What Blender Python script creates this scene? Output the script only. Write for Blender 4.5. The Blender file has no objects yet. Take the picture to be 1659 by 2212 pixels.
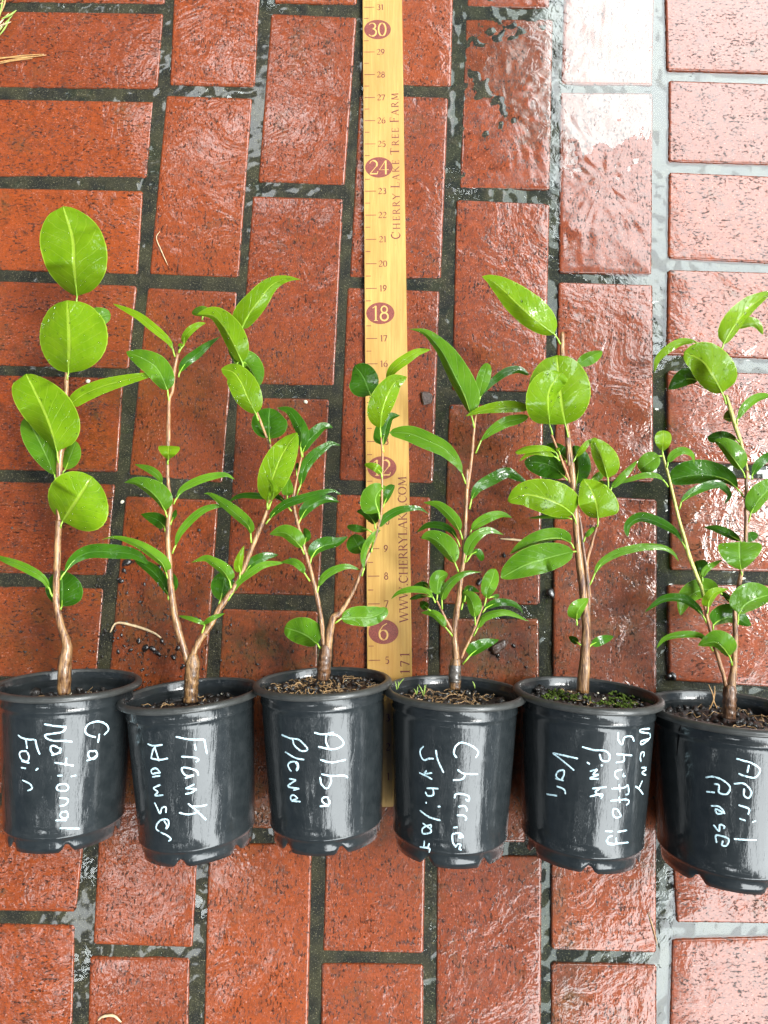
import bpy, math, random
from mathutils import Vector, Matrix, noise
from mathutils.bvhtree import BVHTree
random.seed(7)
IN = 0.0254
C = bpy.context.scene.collection
R = math.radians

# ------------------------------------------------------------------ camera
FPX, CX, CY = 1533.0, 829.5, 1106.0      # focal length and centre for a 1659 x 2212 picture
TILT, HCAM = R(7.5), 26.05 * IN
cam_d = bpy.data.cameras.new('camera'); cam = bpy.data.objects.new('camera', cam_d); C.objects.link(cam)
cam.location = (0, 0, HCAM); cam.rotation_euler = (TILT, 0, 0)
cam_d.sensor_fit = 'VERTICAL'; cam_d.sensor_height = 36.0; cam_d.lens = 36.0 * FPX / 2212.0
cam_d.clip_start = 0.01; cam_d.clip_end = 100
bpy.context.scene.camera = cam
CT, ST = math.cos(TILT), math.sin(TILT)
def ray(x, y):
    a, b, c = (x - CX) / FPX, -(y - CY) / FPX, -1.0
    return Vector((a, b * CT - c * ST, b * ST + c * CT))
def at(x, y, z=0.0):
    """world point at height z (metres) seen at pixel x, y"""
    d = ray(x, y); t = (z - HCAM) / d.z
    return Vector((d.x * t, d.y * t, z))
def pxin(y, z=0.0):
    """pixels per metre at image row y for things at height z"""
    d = ray(CX, y); return FPX / ((z - HCAM) / d.z)

# ------------------------------------------------------------------ world, sun
sc = bpy.context.scene
sc.view_settings.view_transform = 'Standard'; sc.view_settings.look = 'None'
sc.view_settings.gamma = 1.0; sc.view_settings.exposure = 0.55
W = bpy.data.worlds.new('World'); sc.world = W; W.use_nodes = True
def N(nt, typ, **kw):
    n = nt.nodes.new(typ)
    for k, v in kw.items():
        if k.startswith('i_'):
            n.inputs[int(k[2:])].default_value = v
        else:
            setattr(n, k, v)
    return n
def L(nt, a, ao, b, bi): nt.links.new(a.outputs[ao], b.inputs[bi])
def M_(nt, op, a, b=None, c=None, clamp=False):
    n = nt.nodes.new('ShaderNodeMath'); n.operation = op; n.use_clamp = clamp
    for i, v in enumerate((a, b, c)):
        if v is None: continue
        if isinstance(v, (int, float)): n.inputs[i].default_value = v
        else: nt.links.new(v, n.inputs[i])
    return n.outputs[0]
def RAMP(nt, fac, stops, interp='LINEAR'):
    n = nt.nodes.new('ShaderNodeValToRGB'); n.color_ramp.interpolation = interp
    el = n.color_ramp.elements
    while len(el) < len(stops): el.new(0.5)
    for e, (p, c) in zip(el, stops):
        e.position = p; e.color = c if len(c) == 4 else (*c, 1)
    nt.links.new(fac, n.inputs[0]); return n.outputs[0]
def MIX(nt, fac, a, b, mode='MIX'):
    n = nt.nodes.new('ShaderNodeMix'); n.data_type = 'RGBA'; n.blend_type = mode
    for i, v in ((0, fac), (6, a), (7, b)):
        if isinstance(v, (int, float)): n.inputs[i].default_value = v
        elif isinstance(v, tuple): n.inputs[i].default_value = (*v, 1) if len(v) == 3 else v
        else: nt.links.new(v, n.inputs[i])
    return n.outputs[2]
def NOISE(nt, vec, scale, detail=3, rough=0.5, dist=0.0):
    n = nt.nodes.new('ShaderNodeTexNoise'); n.inputs['Scale'].default_value = scale
    n.inputs['Detail'].default_value = detail; n.inputs['Roughness'].default_value = rough
    n.inputs['Distortion'].default_value = dist
    if vec is not None: nt.links.new(vec, n.inputs['Vector'])
    return n.outputs[0]
def MAPV(nt, vec, scale=(1, 1, 1), loc=(0, 0, 0), rot=(0, 0, 0)):
    n = nt.nodes.new('ShaderNodeMapping'); n.inputs['Scale'].default_value = scale
    n.inputs['Location'].default_value = loc; n.inputs['Rotation'].default_value = rot
    nt.links.new(vec, n.inputs['Vector']); return n.outputs[0]

nt = W.node_tree; nt.nodes.clear()
tc = nt.nodes.new('ShaderNodeTexCoord'); sep = nt.nodes.new('ShaderNodeSeparateXYZ'); L(nt, tc, 'Generated', sep, 0)
zz = M_(nt, 'MAXIMUM', sep.outputs[2], 0.04)
u = M_(nt, 'DIVIDE', sep.outputs[0], zz); v = M_(nt, 'DIVIDE', sep.outputs[1], zz)
comb = nt.nodes.new('ShaderNodeCombineXYZ'); nt.links.new(u, comb.inputs[0]); nt.links.new(v, comb.inputs[1])
uv = comb.outputs[0]
nz = NOISE(nt, uv, 3.5, 8, 0.68)
nz2 = NOISE(nt, uv, 14.0, 6, 0.7)
# sky opening between the tree crowns on the right hand side and the eaves on the left
dv = M_(nt, 'SUBTRACT', v, 0.0)
bulge = M_(nt, 'MULTIPLY', M_(nt, 'EXPONENT', M_(nt, 'MULTIPLY', M_(nt, 'MULTIPLY', dv, dv), -9.0)), 0.50)
edge = M_(nt, 'SUBTRACT', M_(nt, 'ADD', bulge, 0.235), M_(nt, 'MULTIPLY', M_(nt, 'MULTIPLY', M_(nt, 'SUBTRACT', -0.52, v), 5.0, clamp=True), 0.16))
amp = RAMP(nt, v, [(0.0, (0.35,) * 3), (0.5, (0.35,) * 3), (0.62, (0.16,) * 3), (1.0, (0.12,) * 3)])
wob = M_(nt, 'MULTIPLY', M_(nt, 'SUBTRACT', nz, 0.5), amp)
d1 = M_(nt, 'MULTIPLY', M_(nt, 'ADD', M_(nt, 'SUBTRACT', u, edge), wob), 30.0, clamp=True)
d2 = M_(nt, 'MULTIPLY', M_(nt, 'ADD', M_(nt, 'SUBTRACT', 1.5, u), wob), 6.0, clamp=True)
d3 = M_(nt, 'MULTIPLY', M_(nt, 'SUBTRACT', 1.55, M_(nt, 'ADD', M_(nt, 'ABSOLUTE', v), wob)), 5.0, clamp=True)
mask = M_(nt, 'MULTIPLY', M_(nt, 'MULTIPLY', d1, d2), d3)
# small gaps of sky among the leaves
def gap(px, py, rx, ry, th):
    d = ray(px, py); a, b = d.x / -d.z, d.y / -d.z
    e = M_(nt, 'POWER', M_(nt, 'DIVIDE', M_(nt, 'SUBTRACT', u, a), rx), 2.0)
    f = M_(nt, 'POWER', M_(nt, 'DIVIDE', M_(nt, 'SUBTRACT', v, b), ry), 2.0)
    q = M_(nt, 'SUBTRACT', 1.0, M_(nt, 'ADD', e, f))
    q = M_(nt, 'ADD', q, M_(nt, 'MULTIPLY', M_(nt, 'SUBTRACT', nz2, 0.5), th))
    return M_(nt, 'MULTIPLY', q, 5.0, clamp=True)
nz3 = NOISE(nt, uv, 9.0, 5, 0.62)
spk_ = M_(nt, 'MULTIPLY', M_(nt, 'SUBTRACT', nz3, 0.635), 40.0, clamp=True)
mask = M_(nt, 'MAXIMUM', mask, M_(nt, 'MULTIPLY', spk_, M_(nt, 'LESS_THAN', M_(nt, 'ABSOLUTE', v), 1.3)))
for g in ((335, 1900, 0.085, 0.05, 2.4), (390, 1940, 0.05, 0.07, 2.6), (480, 270, 0.07, 0.09, 2.6), (625, 240, 0.045, 0.10, 2.4), (160, 2030, 0.03, 0.06, 2.0)):
    mask = M_(nt, 'MAXIMUM', mask, gap(*g))
up = M_(nt, 'GREATER_THAN', sep.outputs[2], 0.0)
mask = M_(nt, 'MULTIPLY', mask, up)
sky = nt.nodes.new('ShaderNodeTexSky'); sky.sky_type = 'NISHITA'; sky.sun_disc = False
sky.sun_elevation = R(55); sky.sun_rotation = R(90)
bg1 = nt.nodes.new('ShaderNodeBackground'); bg1.inputs[1].default_value = 0.03; L(nt, sky, 0, bg1, 0)
bg2 = nt.nodes.new('ShaderNodeBackground'); bg2.inputs[0].default_value = (0.93, 0.985, 1.0, 1)
cl = NOISE(nt, uv, 1.3, 3, 0.5)
cloud = M_(nt, 'ADD', M_(nt, 'MULTIPLY', cl, 3.2), 7.8)
nt.links.new(M_(nt, 'MULTIPLY', mask, cloud), bg2.inputs[1])
addw = nt.nodes.new('ShaderNodeAddShader'); L(nt, bg1, 0, addw, 0); L(nt, bg2, 0, addw, 1)
wo = nt.nodes.new('ShaderNodeOutputWorld'); L(nt, addw, 0, wo, 0)

sl = bpy.data.lights.new('sun', 'SUN'); sl.energy = 2.0; sl.angle = R(12); sl.color = (1.0, 0.97, 0.92)
so = bpy.data.objects.new('sun', sl); C.objects.link(so); so.location = (2, 0.3, 3)
so.rotation_euler = Vector((math.sin(R(35)), 0.12, math.cos(R(35)))).to_track_quat('Z', 'Y').to_euler()

# ------------------------------------------------------------------ materials
def mat(name):
    m = bpy.data.materials.new(name); m.use_nodes = True; nt = m.node_tree
    b = nt.nodes['Principled BSDF']; tc = nt.nodes.new('ShaderNodeTexCoord')
    return m, nt, b, tc.outputs['Object']
def bump(nt, h, strength, dist, target, normal=None):
    n = nt.nodes.new('ShaderNodeBump'); n.inputs['Strength'].default_value = strength; n.inputs['Distance'].default_value = dist
    nt.links.new(h, n.inputs['Height'])
    if normal is not None: nt.links.new(normal, n.inputs['Normal'])
    if target is not None: nt.links.new(n.outputs[0], target)
    return n.outputs[0]
def simple(name, col, rough=0.5, spec=0.5, coat=0.0, var=0.0, vs=200.0, bs=0.0):
    m, nt, b, o = mat(name)
    if var:
        nt.links.new(MIX(nt, RAMP(nt, NOISE(nt, o, vs, 5, 0.65), [(0.35, (0,) * 3), (0.65, (1,) * 3)]), tuple(c * (1 - var) for c in col), tuple(min(1, c * (1 + var)) for c in col)), b.inputs['Base Color'])
    else: b.inputs['Base Color'].default_value = (*col, 1)
    b.inputs['Roughness'].default_value = rough; b.inputs['Specular IOR Level'].default_value = spec
    b.inputs['Coat Weight'].default_value = coat; b.inputs['Coat Roughness'].default_value = 0.06
    if bs: bump(nt, NOISE(nt, o, vs * 2, 4), 0.7, bs, b.inputs['Normal'])
    return m

DIRT_SHADE = [(590, 1400, 170, 80, .95), (340, 1350, 150, 110, .75), (100, 1360, 130, 100, .65), (1055, 1400, 130, 90, .95), (820, 1300, 300, 160, .5), (1310, 1330, 170, 150, .55), (1000, 1010, 80, 80, .6),
        (1230, 2110, 40, 90, .8), (1200, 1900, 25, 90, .6), (640, 880, 60, 40, .5), (660, 1760, 900, 60, .55), (160, 1080, 120, 90, .5), (1500, 1150, 120, 120, .35), (930, 1700, 120, 120, .7), (265, 1640, 60, 160, .8), (560, 1640, 60, 200, .7), (1130, 1640, 60, 200, .7), (430, 860, 200, 200, .35)]  # soil stains and painted-in shade: centre, radii, amount
def brick_material():
    m, nt, b, o = mat('wet_red_brick')
    at1 = nt.nodes.new('ShaderNodeAttribute'); at1.attribute_name = 'tone'
    at2 = nt.nodes.new('ShaderNodeAttribute'); at2.attribute_name = 'grain'
    tone = at1.outputs['Fac']
    rgb = nt.nodes.new('ShaderNodeSeparateXYZ'); nt.links.new(at2.outputs['Vector'], rgb.inputs[0])
    gv = at2.outputs['Vector']                 # brick-own coordinates (metres), x along the length
    big = NOISE(nt, o, 22, 5, 0.6)
    med = NOISE(nt, o, 140, 6, 0.7)
    col = MIX(nt, RAMP(nt, med, [(0.3, (0,) * 3), (0.72, (1,) * 3)]), (0.050, 0.0070, 0.0010), (0.235, 0.0410, 0.0034))
    col = MIX(nt, M_(nt, 'MULTIPLY', tone, 0.5), col, (0.235, 0.046, 0.0060))
    col = MIX(nt, M_(nt, 'MULTIPLY', M_(nt, 'FRACT', M_(nt, 'MULTIPLY', tone, 7.31)), 0.45), col, (0.075, 0.013, 0.004))
    fine = NOISE(nt, MAPV(nt, gv, (0.35, 1, 1)), 1100, 3, 0.6)
    col = MIX(nt, RAMP(nt, fine, [(0.45, (0,) * 3), (0.75, (0.5,) * 3)]), col, (0.27, 0.050, 0.010))
    # pale mineral bloom
    bl = NOISE(nt, MAPV(nt, gv, (0.7, 1, 1), (7, 3, 0)), 640, 4, 0.7)
    col = MIX(nt, RAMP(nt, M_(nt, 'ADD', bl, RAMP(nt, NOISE(nt, o, 40, 4), [(0.3, (0,) * 3), (0.7, (0.07,) * 3)])), [(0.63, (0,) * 3), (0.72, (0.8,) * 3)]), col, (0.36, 0.17, 0.12))
    # mossy and brown stains
    st = RAMP(nt, NOISE(nt, o, 17, 7, 0.72, 0.6), [(0.56, (0,) * 3), (0.72, (0.85,) * 3)])
    st2 = M_(nt, 'MULTIPLY', st, RAMP(nt, NOISE(nt, o, 190, 5, 0.7), [(0.35, (0,) * 3), (0.6, (1,) * 3)]))
    col = MIX(nt, st2, col, (0.040, 0.032, 0.010))
    # soil stains, green growth, and shade painted in around and between the pots
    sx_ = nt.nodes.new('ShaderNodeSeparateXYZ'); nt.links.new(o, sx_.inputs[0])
    dirt_shade = None
    for (vx, vy, rx, ry, am_) in DIRT_SHADE:
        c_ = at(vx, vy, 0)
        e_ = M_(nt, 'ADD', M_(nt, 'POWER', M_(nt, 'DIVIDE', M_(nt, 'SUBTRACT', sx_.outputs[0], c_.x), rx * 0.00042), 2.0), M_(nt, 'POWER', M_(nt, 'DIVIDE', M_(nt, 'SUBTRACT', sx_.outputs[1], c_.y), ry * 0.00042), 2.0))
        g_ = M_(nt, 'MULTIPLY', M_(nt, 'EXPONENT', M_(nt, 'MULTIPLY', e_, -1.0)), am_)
        dirt_shade = g_ if dirt_shade is None else M_(nt, 'MAXIMUM', dirt_shade, g_)
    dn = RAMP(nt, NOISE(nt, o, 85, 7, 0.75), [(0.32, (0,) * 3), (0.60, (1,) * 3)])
    dirt_shade = M_(nt, 'MULTIPLY', dirt_shade, M_(nt, 'ADD', M_(nt, 'MULTIPLY', dn, 0.8), 0.2))
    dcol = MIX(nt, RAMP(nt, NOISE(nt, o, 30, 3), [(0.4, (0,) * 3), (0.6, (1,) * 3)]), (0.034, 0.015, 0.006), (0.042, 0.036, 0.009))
    col = MIX(nt, dirt_shade, col, dcol)
    # long black pits in the fired face
    pit = NOISE(nt, MAPV(nt, gv, (0.55, 1.0, 1.0)), 430, 6, 0.72)
    pm = RAMP(nt, NOISE(nt, o, 60, 3), [(0.3, (0.0,) * 3), (0.7, (0.10,) * 3)])
    pf = RAMP(nt, M_(nt, 'ADD', pit, pm), [(0.62, (0,) * 3), (0.66, (1,) * 3)])
    col = MIX(nt, M_(nt, 'MULTIPLY', pf, 0.93), col, (0.010, 0.0055, 0.003))
    pit2 = NOISE(nt, MAPV(nt, gv, (0.6, 1.0, 1.0), (3, 1, 0)), 850, 3, 0.6)
    col = MIX(nt, RAMP(nt, pit2, [(0.60, (0,) * 3), (0.66, (0.85,) * 3)]), col, (0.022, 0.010, 0.004))
    blot = RAMP(nt, NOISE(nt, o, 75, 6, 0.75, 0.5), [(0.54, (0,) * 3), (0.68, (0.7,) * 3)])
    col = MIX(nt, blot, col, (0.05, 0.013, 0.004))
    nt.links.new(col, b.inputs['Base Color'])
    b.inputs['Roughness'].default_value = 0.55; b.inputs['Specular IOR Level'].default_value = 0.15
    # film of rain water: smooth where it stands, following the grain where it is thin
    stand = RAMP(nt, NOISE(nt, o, 20, 5, 0.6, 0.8), [(0.44, (0,) * 3), (0.58, (1,) * 3)])
    swirl = NOISE(nt, o, 95, 3, 0.5, 3.0)
    swirl2 = NOISE(nt, o, 34, 2, 0.5, 1.5)
    fineb = NOISE(nt, MAPV(nt, gv, (0.6, 1, 1)), 620, 5, 0.7)
    thin = M_(nt, 'SUBTRACT', 1.0, stand)
    sm = RAMP(nt, NOISE(nt, o, 20, 5, 0.6, 0.8), [(0.36, (0,) * 3), (0.62, (1,) * 3)], 'B_SPLINE')
    h = M_(nt, 'ADD', M_(nt, 'MULTIPLY', sm, 0.0008), M_(nt, 'MULTIPLY', M_(nt, 'MULTIPLY', swirl, sm), 0.00032))
    h = M_(nt, 'ADD', h, M_(nt, 'MULTIPLY', swirl2, 0.0003))
    h = M_(nt, 'ADD', h, M_(nt, 'MULTIPLY', M_(nt, 'MULTIPLY', fineb, thin), 0.00005))
    h = M_(nt, 'SUBTRACT', h, M_(nt, 'MULTIPLY', M_(nt, 'MULTIPLY', pf, thin), 0.0002))
    n = nt.nodes.new('ShaderNodeBump'); n.inputs['Strength'].default_value = 1.0; n.inputs['Distance'].default_value = 1.0
    calm = nt.nodes.new('ShaderNodeAttribute'); calm.attribute_name = 'calm'
    nt.links.new(M_(nt, 'MULTIPLY', h, M_(nt, 'SUBTRACT', 1.0, calm.outputs['Fac'])), n.inputs['Height'])
    nt.links.new(n.outputs[0], b.inputs['Coat Normal'])
    nt.links.new(M_(nt, 'SUBTRACT', 1.0, M_(nt, 'MULTIPLY', pf, 0.75)), b.inputs['Coat Weight']); b.inputs['Coat IOR'].default_value = 1.46
    nt.links.new(M_(nt, 'ADD', M_(nt, 'ADD', M_(nt, 'MULTIPLY', calm.outputs['Fac'], 0.05), M_(nt, 'MULTIPLY', RAMP(nt, fineb, [(0.45, (0,) * 3), (0.62, (1,) * 3)]), M_(nt, 'MULTIPLY', thin, 0.16))), RAMP(nt, stand, [(0, (0.06,) * 3), (1, (0.012,) * 3)])), b.inputs['Coat Roughness'])
    nn = nt.nodes.new('ShaderNodeBump'); nn.inputs['Strength'].default_value = 1; nn.inputs['Distance'].default_value = 0.0005
    nt.links.new(M_(nt, 'SUBTRACT', fineb, pf), nn.inputs['Height']); nt.links.new(nn.outputs[0], b.inputs['Normal'])
    return m

def joint_material():
    m, nt, b, o = mat('wet_joint_sand')
    g = NOISE(nt, o, 900, 3, 0.7)
    col = MIX(nt, RAMP(nt, NOISE(nt, o, 45, 5), [(0.4, (0,) * 3), (0.62, (1,) * 3)]), (0.007, 0.007, 0.004), (0.024, 0.022, 0.009))
    col = MIX(nt, RAMP(nt, g, [(0.60, (0,) * 3), (0.68, (1,) * 3)]), col, (0.20, 0.18, 0.10))
    nt.links.new(col, b.inputs['Base Color'])
    b.inputs['Roughness'].default_value = 0.5; b.inputs['Specular IOR Level'].default_value = 0.2; b.inputs['Coat Weight'].default_value = 0.5; b.inputs['Coat Roughness'].default_value = 0.05
    bump(nt, M_(nt, 'ADD', g, NOISE(nt, o, 260, 3)), 1.0, 0.0012, b.inputs['Normal'])
    return m

def water_material():
    m = bpy.data.materials.new('rain_water'); m.use_nodes = True; nt = m.node_tree; nt.nodes.clear()
    tc = nt.nodes.new('ShaderNodeTexCoord'); o = tc.outputs['Object']
    g = nt.nodes.new('ShaderNodeBsdfGlossy'); g.inputs['Roughness'].default_value = 0.0
    t = nt.nodes.new('ShaderNodeBsdfTransparent'); t.inputs[0].default_value = (0.88, 0.92, 0.90, 1)
    f = nt.nodes.new('ShaderNodeFresnel'); f.inputs[0].default_value = 1.50
    h = M_(nt, 'ADD', M_(nt, 'MULTIPLY', NOISE(nt, o, 110, 2, 0.5, 1.0), 0.00012), M_(nt, 'MULTIPLY', NOISE(nt, o, 30, 2), 0.0004))
    n = bump(nt, h, 1.0, 1.0, g.inputs['Normal'])
    mx = nt.nodes.new('ShaderNodeMixShader'); out = nt.nodes.new('ShaderNodeOutputMaterial')
    ge = nt.nodes.new('ShaderNodeNewGeometry')
    nt.links.new(M_(nt, 'MULTIPLY', f.outputs[0], M_(nt, 'SUBTRACT', 1.0, ge.outputs['Backfacing'])), mx.inputs[0]); L(nt, t, 0, mx, 1); L(nt, g, 0, mx, 2); L(nt, mx, 0, out, 0)
    return m

def leaf_material(name, c1, c2, vein, rough, wet, drops, trans):
    m, nt, b, o = mat(name)
    a = nt.nodes.new('ShaderNodeAttribute'); a.attribute_name = 'blade'   # x: along 0..1, y: across -1..1, z: length in m
    s = nt.nodes.new('ShaderNodeSeparateXYZ'); nt.links.new(a.outputs['Vector'], s.inputs[0])
    t, x, ln = s.outputs[0], s.outputs[1], s.outputs[2]
    ax = M_(nt, 'ABSOLUTE', x)
    oi = nt.nodes.new('ShaderNodeObjectInfo')
    col = MIX(nt, RAMP(nt, NOISE(nt, o, 60, 4), [(0.3, (0,) * 3), (0.7, (1,) * 3)]), c1, c2)
    col = MIX(nt, M_(nt, 'MULTIPLY', oi.outputs['Random'], 0.35), col, tuple(c * 0.62 for c in c1))
    # net of side veins curving to the tip
    ph = M_(nt, 'MULTIPLY', M_(nt, 'SUBTRACT', t, M_(nt, 'MULTIPLY', M_(nt, 'POWER', ax, 0.8), 0.30)), 8.0)
    ph = M_(nt, 'ADD', ph, M_(nt, 'MULTIPLY', NOISE(nt, o, 90, 2), 0.5))
    fr = M_(nt, 'ABSOLUTE', M_(nt, 'SUBTRACT', M_(nt, 'FRACT', ph), 0.5))
    sv = RAMP(nt, fr, [(0.0, (1,) * 3), (0.055, (0,) * 3)])
    sv = M_(nt, 'MULTIPLY', sv, M_(nt, 'LESS_THAN', ax, 0.86))
    mid = RAMP(nt, ax, [(0.028, (1,) * 3), (0.065, (0,) * 3)])
    col = MIX(nt, M_(nt, 'MULTIPLY', sv, 0.33), col, vein)
    col = MIX(nt, M_(nt, 'MULTIPLY', mid, 0.75), col, vein)
    edg = RAMP(nt, ax, [(0.965, (0,) * 3), (0.99, (1,) * 3)])
    col = MIX(nt, M_(nt, 'MULTIPLY', edg, 0.6), col, tuple(min(1, q * 1.15) for q in vein))
    spots = RAMP(nt, NOISE(nt, o, 330, 2), [(0.765, (0,) * 3), (0.79, (1,) * 3)])
    col = MIX(nt, spots, col, (0.03, 0.035, 0.008))
    nt.links.new(col, b.inputs['Base Color'])
    b.inputs['Roughness'].default_value = rough; b.inputs['Specular IOR Level'].default_value = 0.06
    h = M_(nt, 'ADD', M_(nt, 'MULTIPLY', sv, -0.00016), M_(nt, 'MULTIPLY', mid, -0.0003))
    h = M_(nt, 'ADD', h, M_(nt, 'MULTIPLY', NOISE(nt, o, 70, 3), 0.0012))
    hn = bump(nt, h, 1.0, 1.0, b.inputs['Normal'])
    vo = nt.nodes.new('ShaderNodeTexVoronoi'); vo.inputs['Scale'].default_value = 420; nt.links.new(o, vo.inputs['Vector'])
    vo.inputs['Randomness'].default_value = 1.0
    sc_ = nt.nodes.new('ShaderNodeSeparateColor'); L(nt, vo, 'Color', sc_, 0)
    big = M_(nt, 'MULTIPLY', M_(nt, 'GREATER_THAN', sc_.outputs[0], 1 - drops), M_(nt, 'ADD', 0.14, M_(nt, 'MULTIPLY', sc_.outputs[1], 0.26)))
    dome = M_(nt, 'MAXIMUM', M_(nt, 'SUBTRACT', M_(nt, 'MULTIPLY', big, big), M_(nt, 'MULTIPLY', vo.outputs['Distance'], vo.outputs['Distance'])), 0.0)
    dome = M_(nt, 'SQRT', dome)
    h2 = M_(nt, 'ADD', h, M_(nt, 'MULTIPLY', dome, 0.0016))
    h2 = M_(nt, 'ADD', h2, M_(nt, 'MULTIPLY', NOISE(nt, o, 160, 3, 0.6, 1.0), 0.00035))
    bump(nt, h2, 1.0, 1.0, b.inputs['Coat Normal'])
    b.inputs['Coat Roughness'].default_value = 0.03; b.inputs['Coat IOR'].default_value = 1.5
    film = RAMP(nt, NOISE(nt, o, 55, 4, 0.6, 0.5), [(0.49, (0.04,) * 3), (0.57, (wet,) * 3)])
    nt.links.new(M_(nt, 'MAXIMUM', film, M_(nt, 'GREATER_THAN', dome, 0.0)), b.inputs['Coat Weight'])
    tr = nt.nodes.new('ShaderNodeBsdfTranslucent'); nt.links.new(MIX(nt, 0.5, col, (0.35, 0.6, 0.02), 'MIX'), tr.inputs[0])
    mx = nt.nodes.new('ShaderNodeMixShader'); mx.inputs[0].default_value = trans
    out = nt.nodes['Material Output']; L(nt, b, 0, mx, 1); L(nt, tr, 0, mx, 2); L(nt, mx, 0, out, 0)
    return m

def bark_material(name, dark, light):
    m, nt, b, o = mat(name)
    n = NOISE(nt, MAPV(nt, o, (1, 0.14, 1)), 620, 5, 0.7)
    n2 = NOISE(nt, MAPV(nt, o, (1, 0.4, 1)), 120, 3)
    f = RAMP(nt, M_(nt, 'ADD', M_(nt, 'MULTIPLY', n, 0.7), M_(nt, 'MULTIPLY', n2, 0.3)), [(0.42, (0,) * 3), (0.58, (1,) * 3)])
    nt.links.new(MIX(nt, f, dark, light), b.inputs['Base Color'])
    b.inputs['Roughness'].default_value = 0.35; b.inputs['Coat Weight'].default_value = 0.35; b.inputs['Coat Roughness'].default_value = 0.15
    bump(nt, n, 1.0, 0.0009, b.inputs['Normal'])
    return m

def pot_material():
    m, nt, b, o = mat('wet_grey_plastic')
    sc1 = NOISE(nt, o, 90, 5, 0.7)
    nt.links.new(MIX(nt, RAMP(nt, sc1, [(0.35, (0,) * 3), (0.75, (1,) * 3)]), (0.009, 0.0115, 0.0125), (0.018, 0.021, 0.022)), b.inputs['Base Color'])
    b.inputs['Roughness'].default_value = 0.45; b.inputs['Specular IOR Level'].default_value = 0.08
    streak = NOISE(nt, MAPV(nt, o, (1, 0.07, 1)), 150, 5, 0.65)
    spk = NOISE(nt, MAPV(nt, o, (1, 0.45, 1)), 700, 4, 0.7)
    h = M_(nt, 'ADD', M_(nt, 'MULTIPLY', streak, 0.00016), M_(nt, 'MULTIPLY', M_(nt, 'MULTIPLY', spk, RAMP(nt, streak, [(0.5, (0,) * 3), (0.62, (1,) * 3)])), 0.00012))
    h = M_(nt, 'ADD', h, M_(nt, 'MULTIPLY', NOISE(nt, MAPV(nt, o, (1, 0.3, 1)), 26, 2), 0.0006))
    bump(nt, h, 1.0, 1.0, b.inputs['Coat Normal'])
    b.inputs['Coat Weight'].default_value = 1.0; b.inputs['Coat IOR'].default_value = 1.46
    nt.links.new(RAMP(nt, streak, [(0.4, (0.012,) * 3), (0.7, (0.04,) * 3)]), b.inputs['Coat Roughness'])
    return m

def wood_material():
    m, nt, b, o = mat('varnished_yardstick_wood')
    n = NOISE(nt, MAPV(nt, o, (1, 0.045, 1)), 420, 6, 0.7)
    n2 = NOISE(nt, MAPV(nt, o, (1, 0.35, 1)), 26, 4)
    sp = NOISE(nt, o, 420, 2)
    col = MIX(nt, RAMP(nt, n, [(0.3, (0,) * 3), (0.7, (1,) * 3)]), (0.30, 0.165, 0.034), (0.44, 0.265, 0.066))
    col = MIX(nt, RAMP(nt, n2, [(0.42, (0,) * 3), (0.72, (0.7,) * 3)]), col, (0.29, 0.135, 0.022))
    col = MIX(nt, RAMP(nt, sp, [(0.74, (0,) * 3), (0.8, (0.7,) * 3)]), col, (0.10, 0.05, 0.02))
    nt.links.new(col, b.inputs['Base Color']); b.inputs['Roughness'].default_value = 0.4
    b.inputs['Coat Weight'].default_value = 0.5; b.inputs['Coat Roughness'].default_value = 0.12
    bump(nt, n, 0.5, 0.0003, b.inputs['Normal'])
    return m

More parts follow.
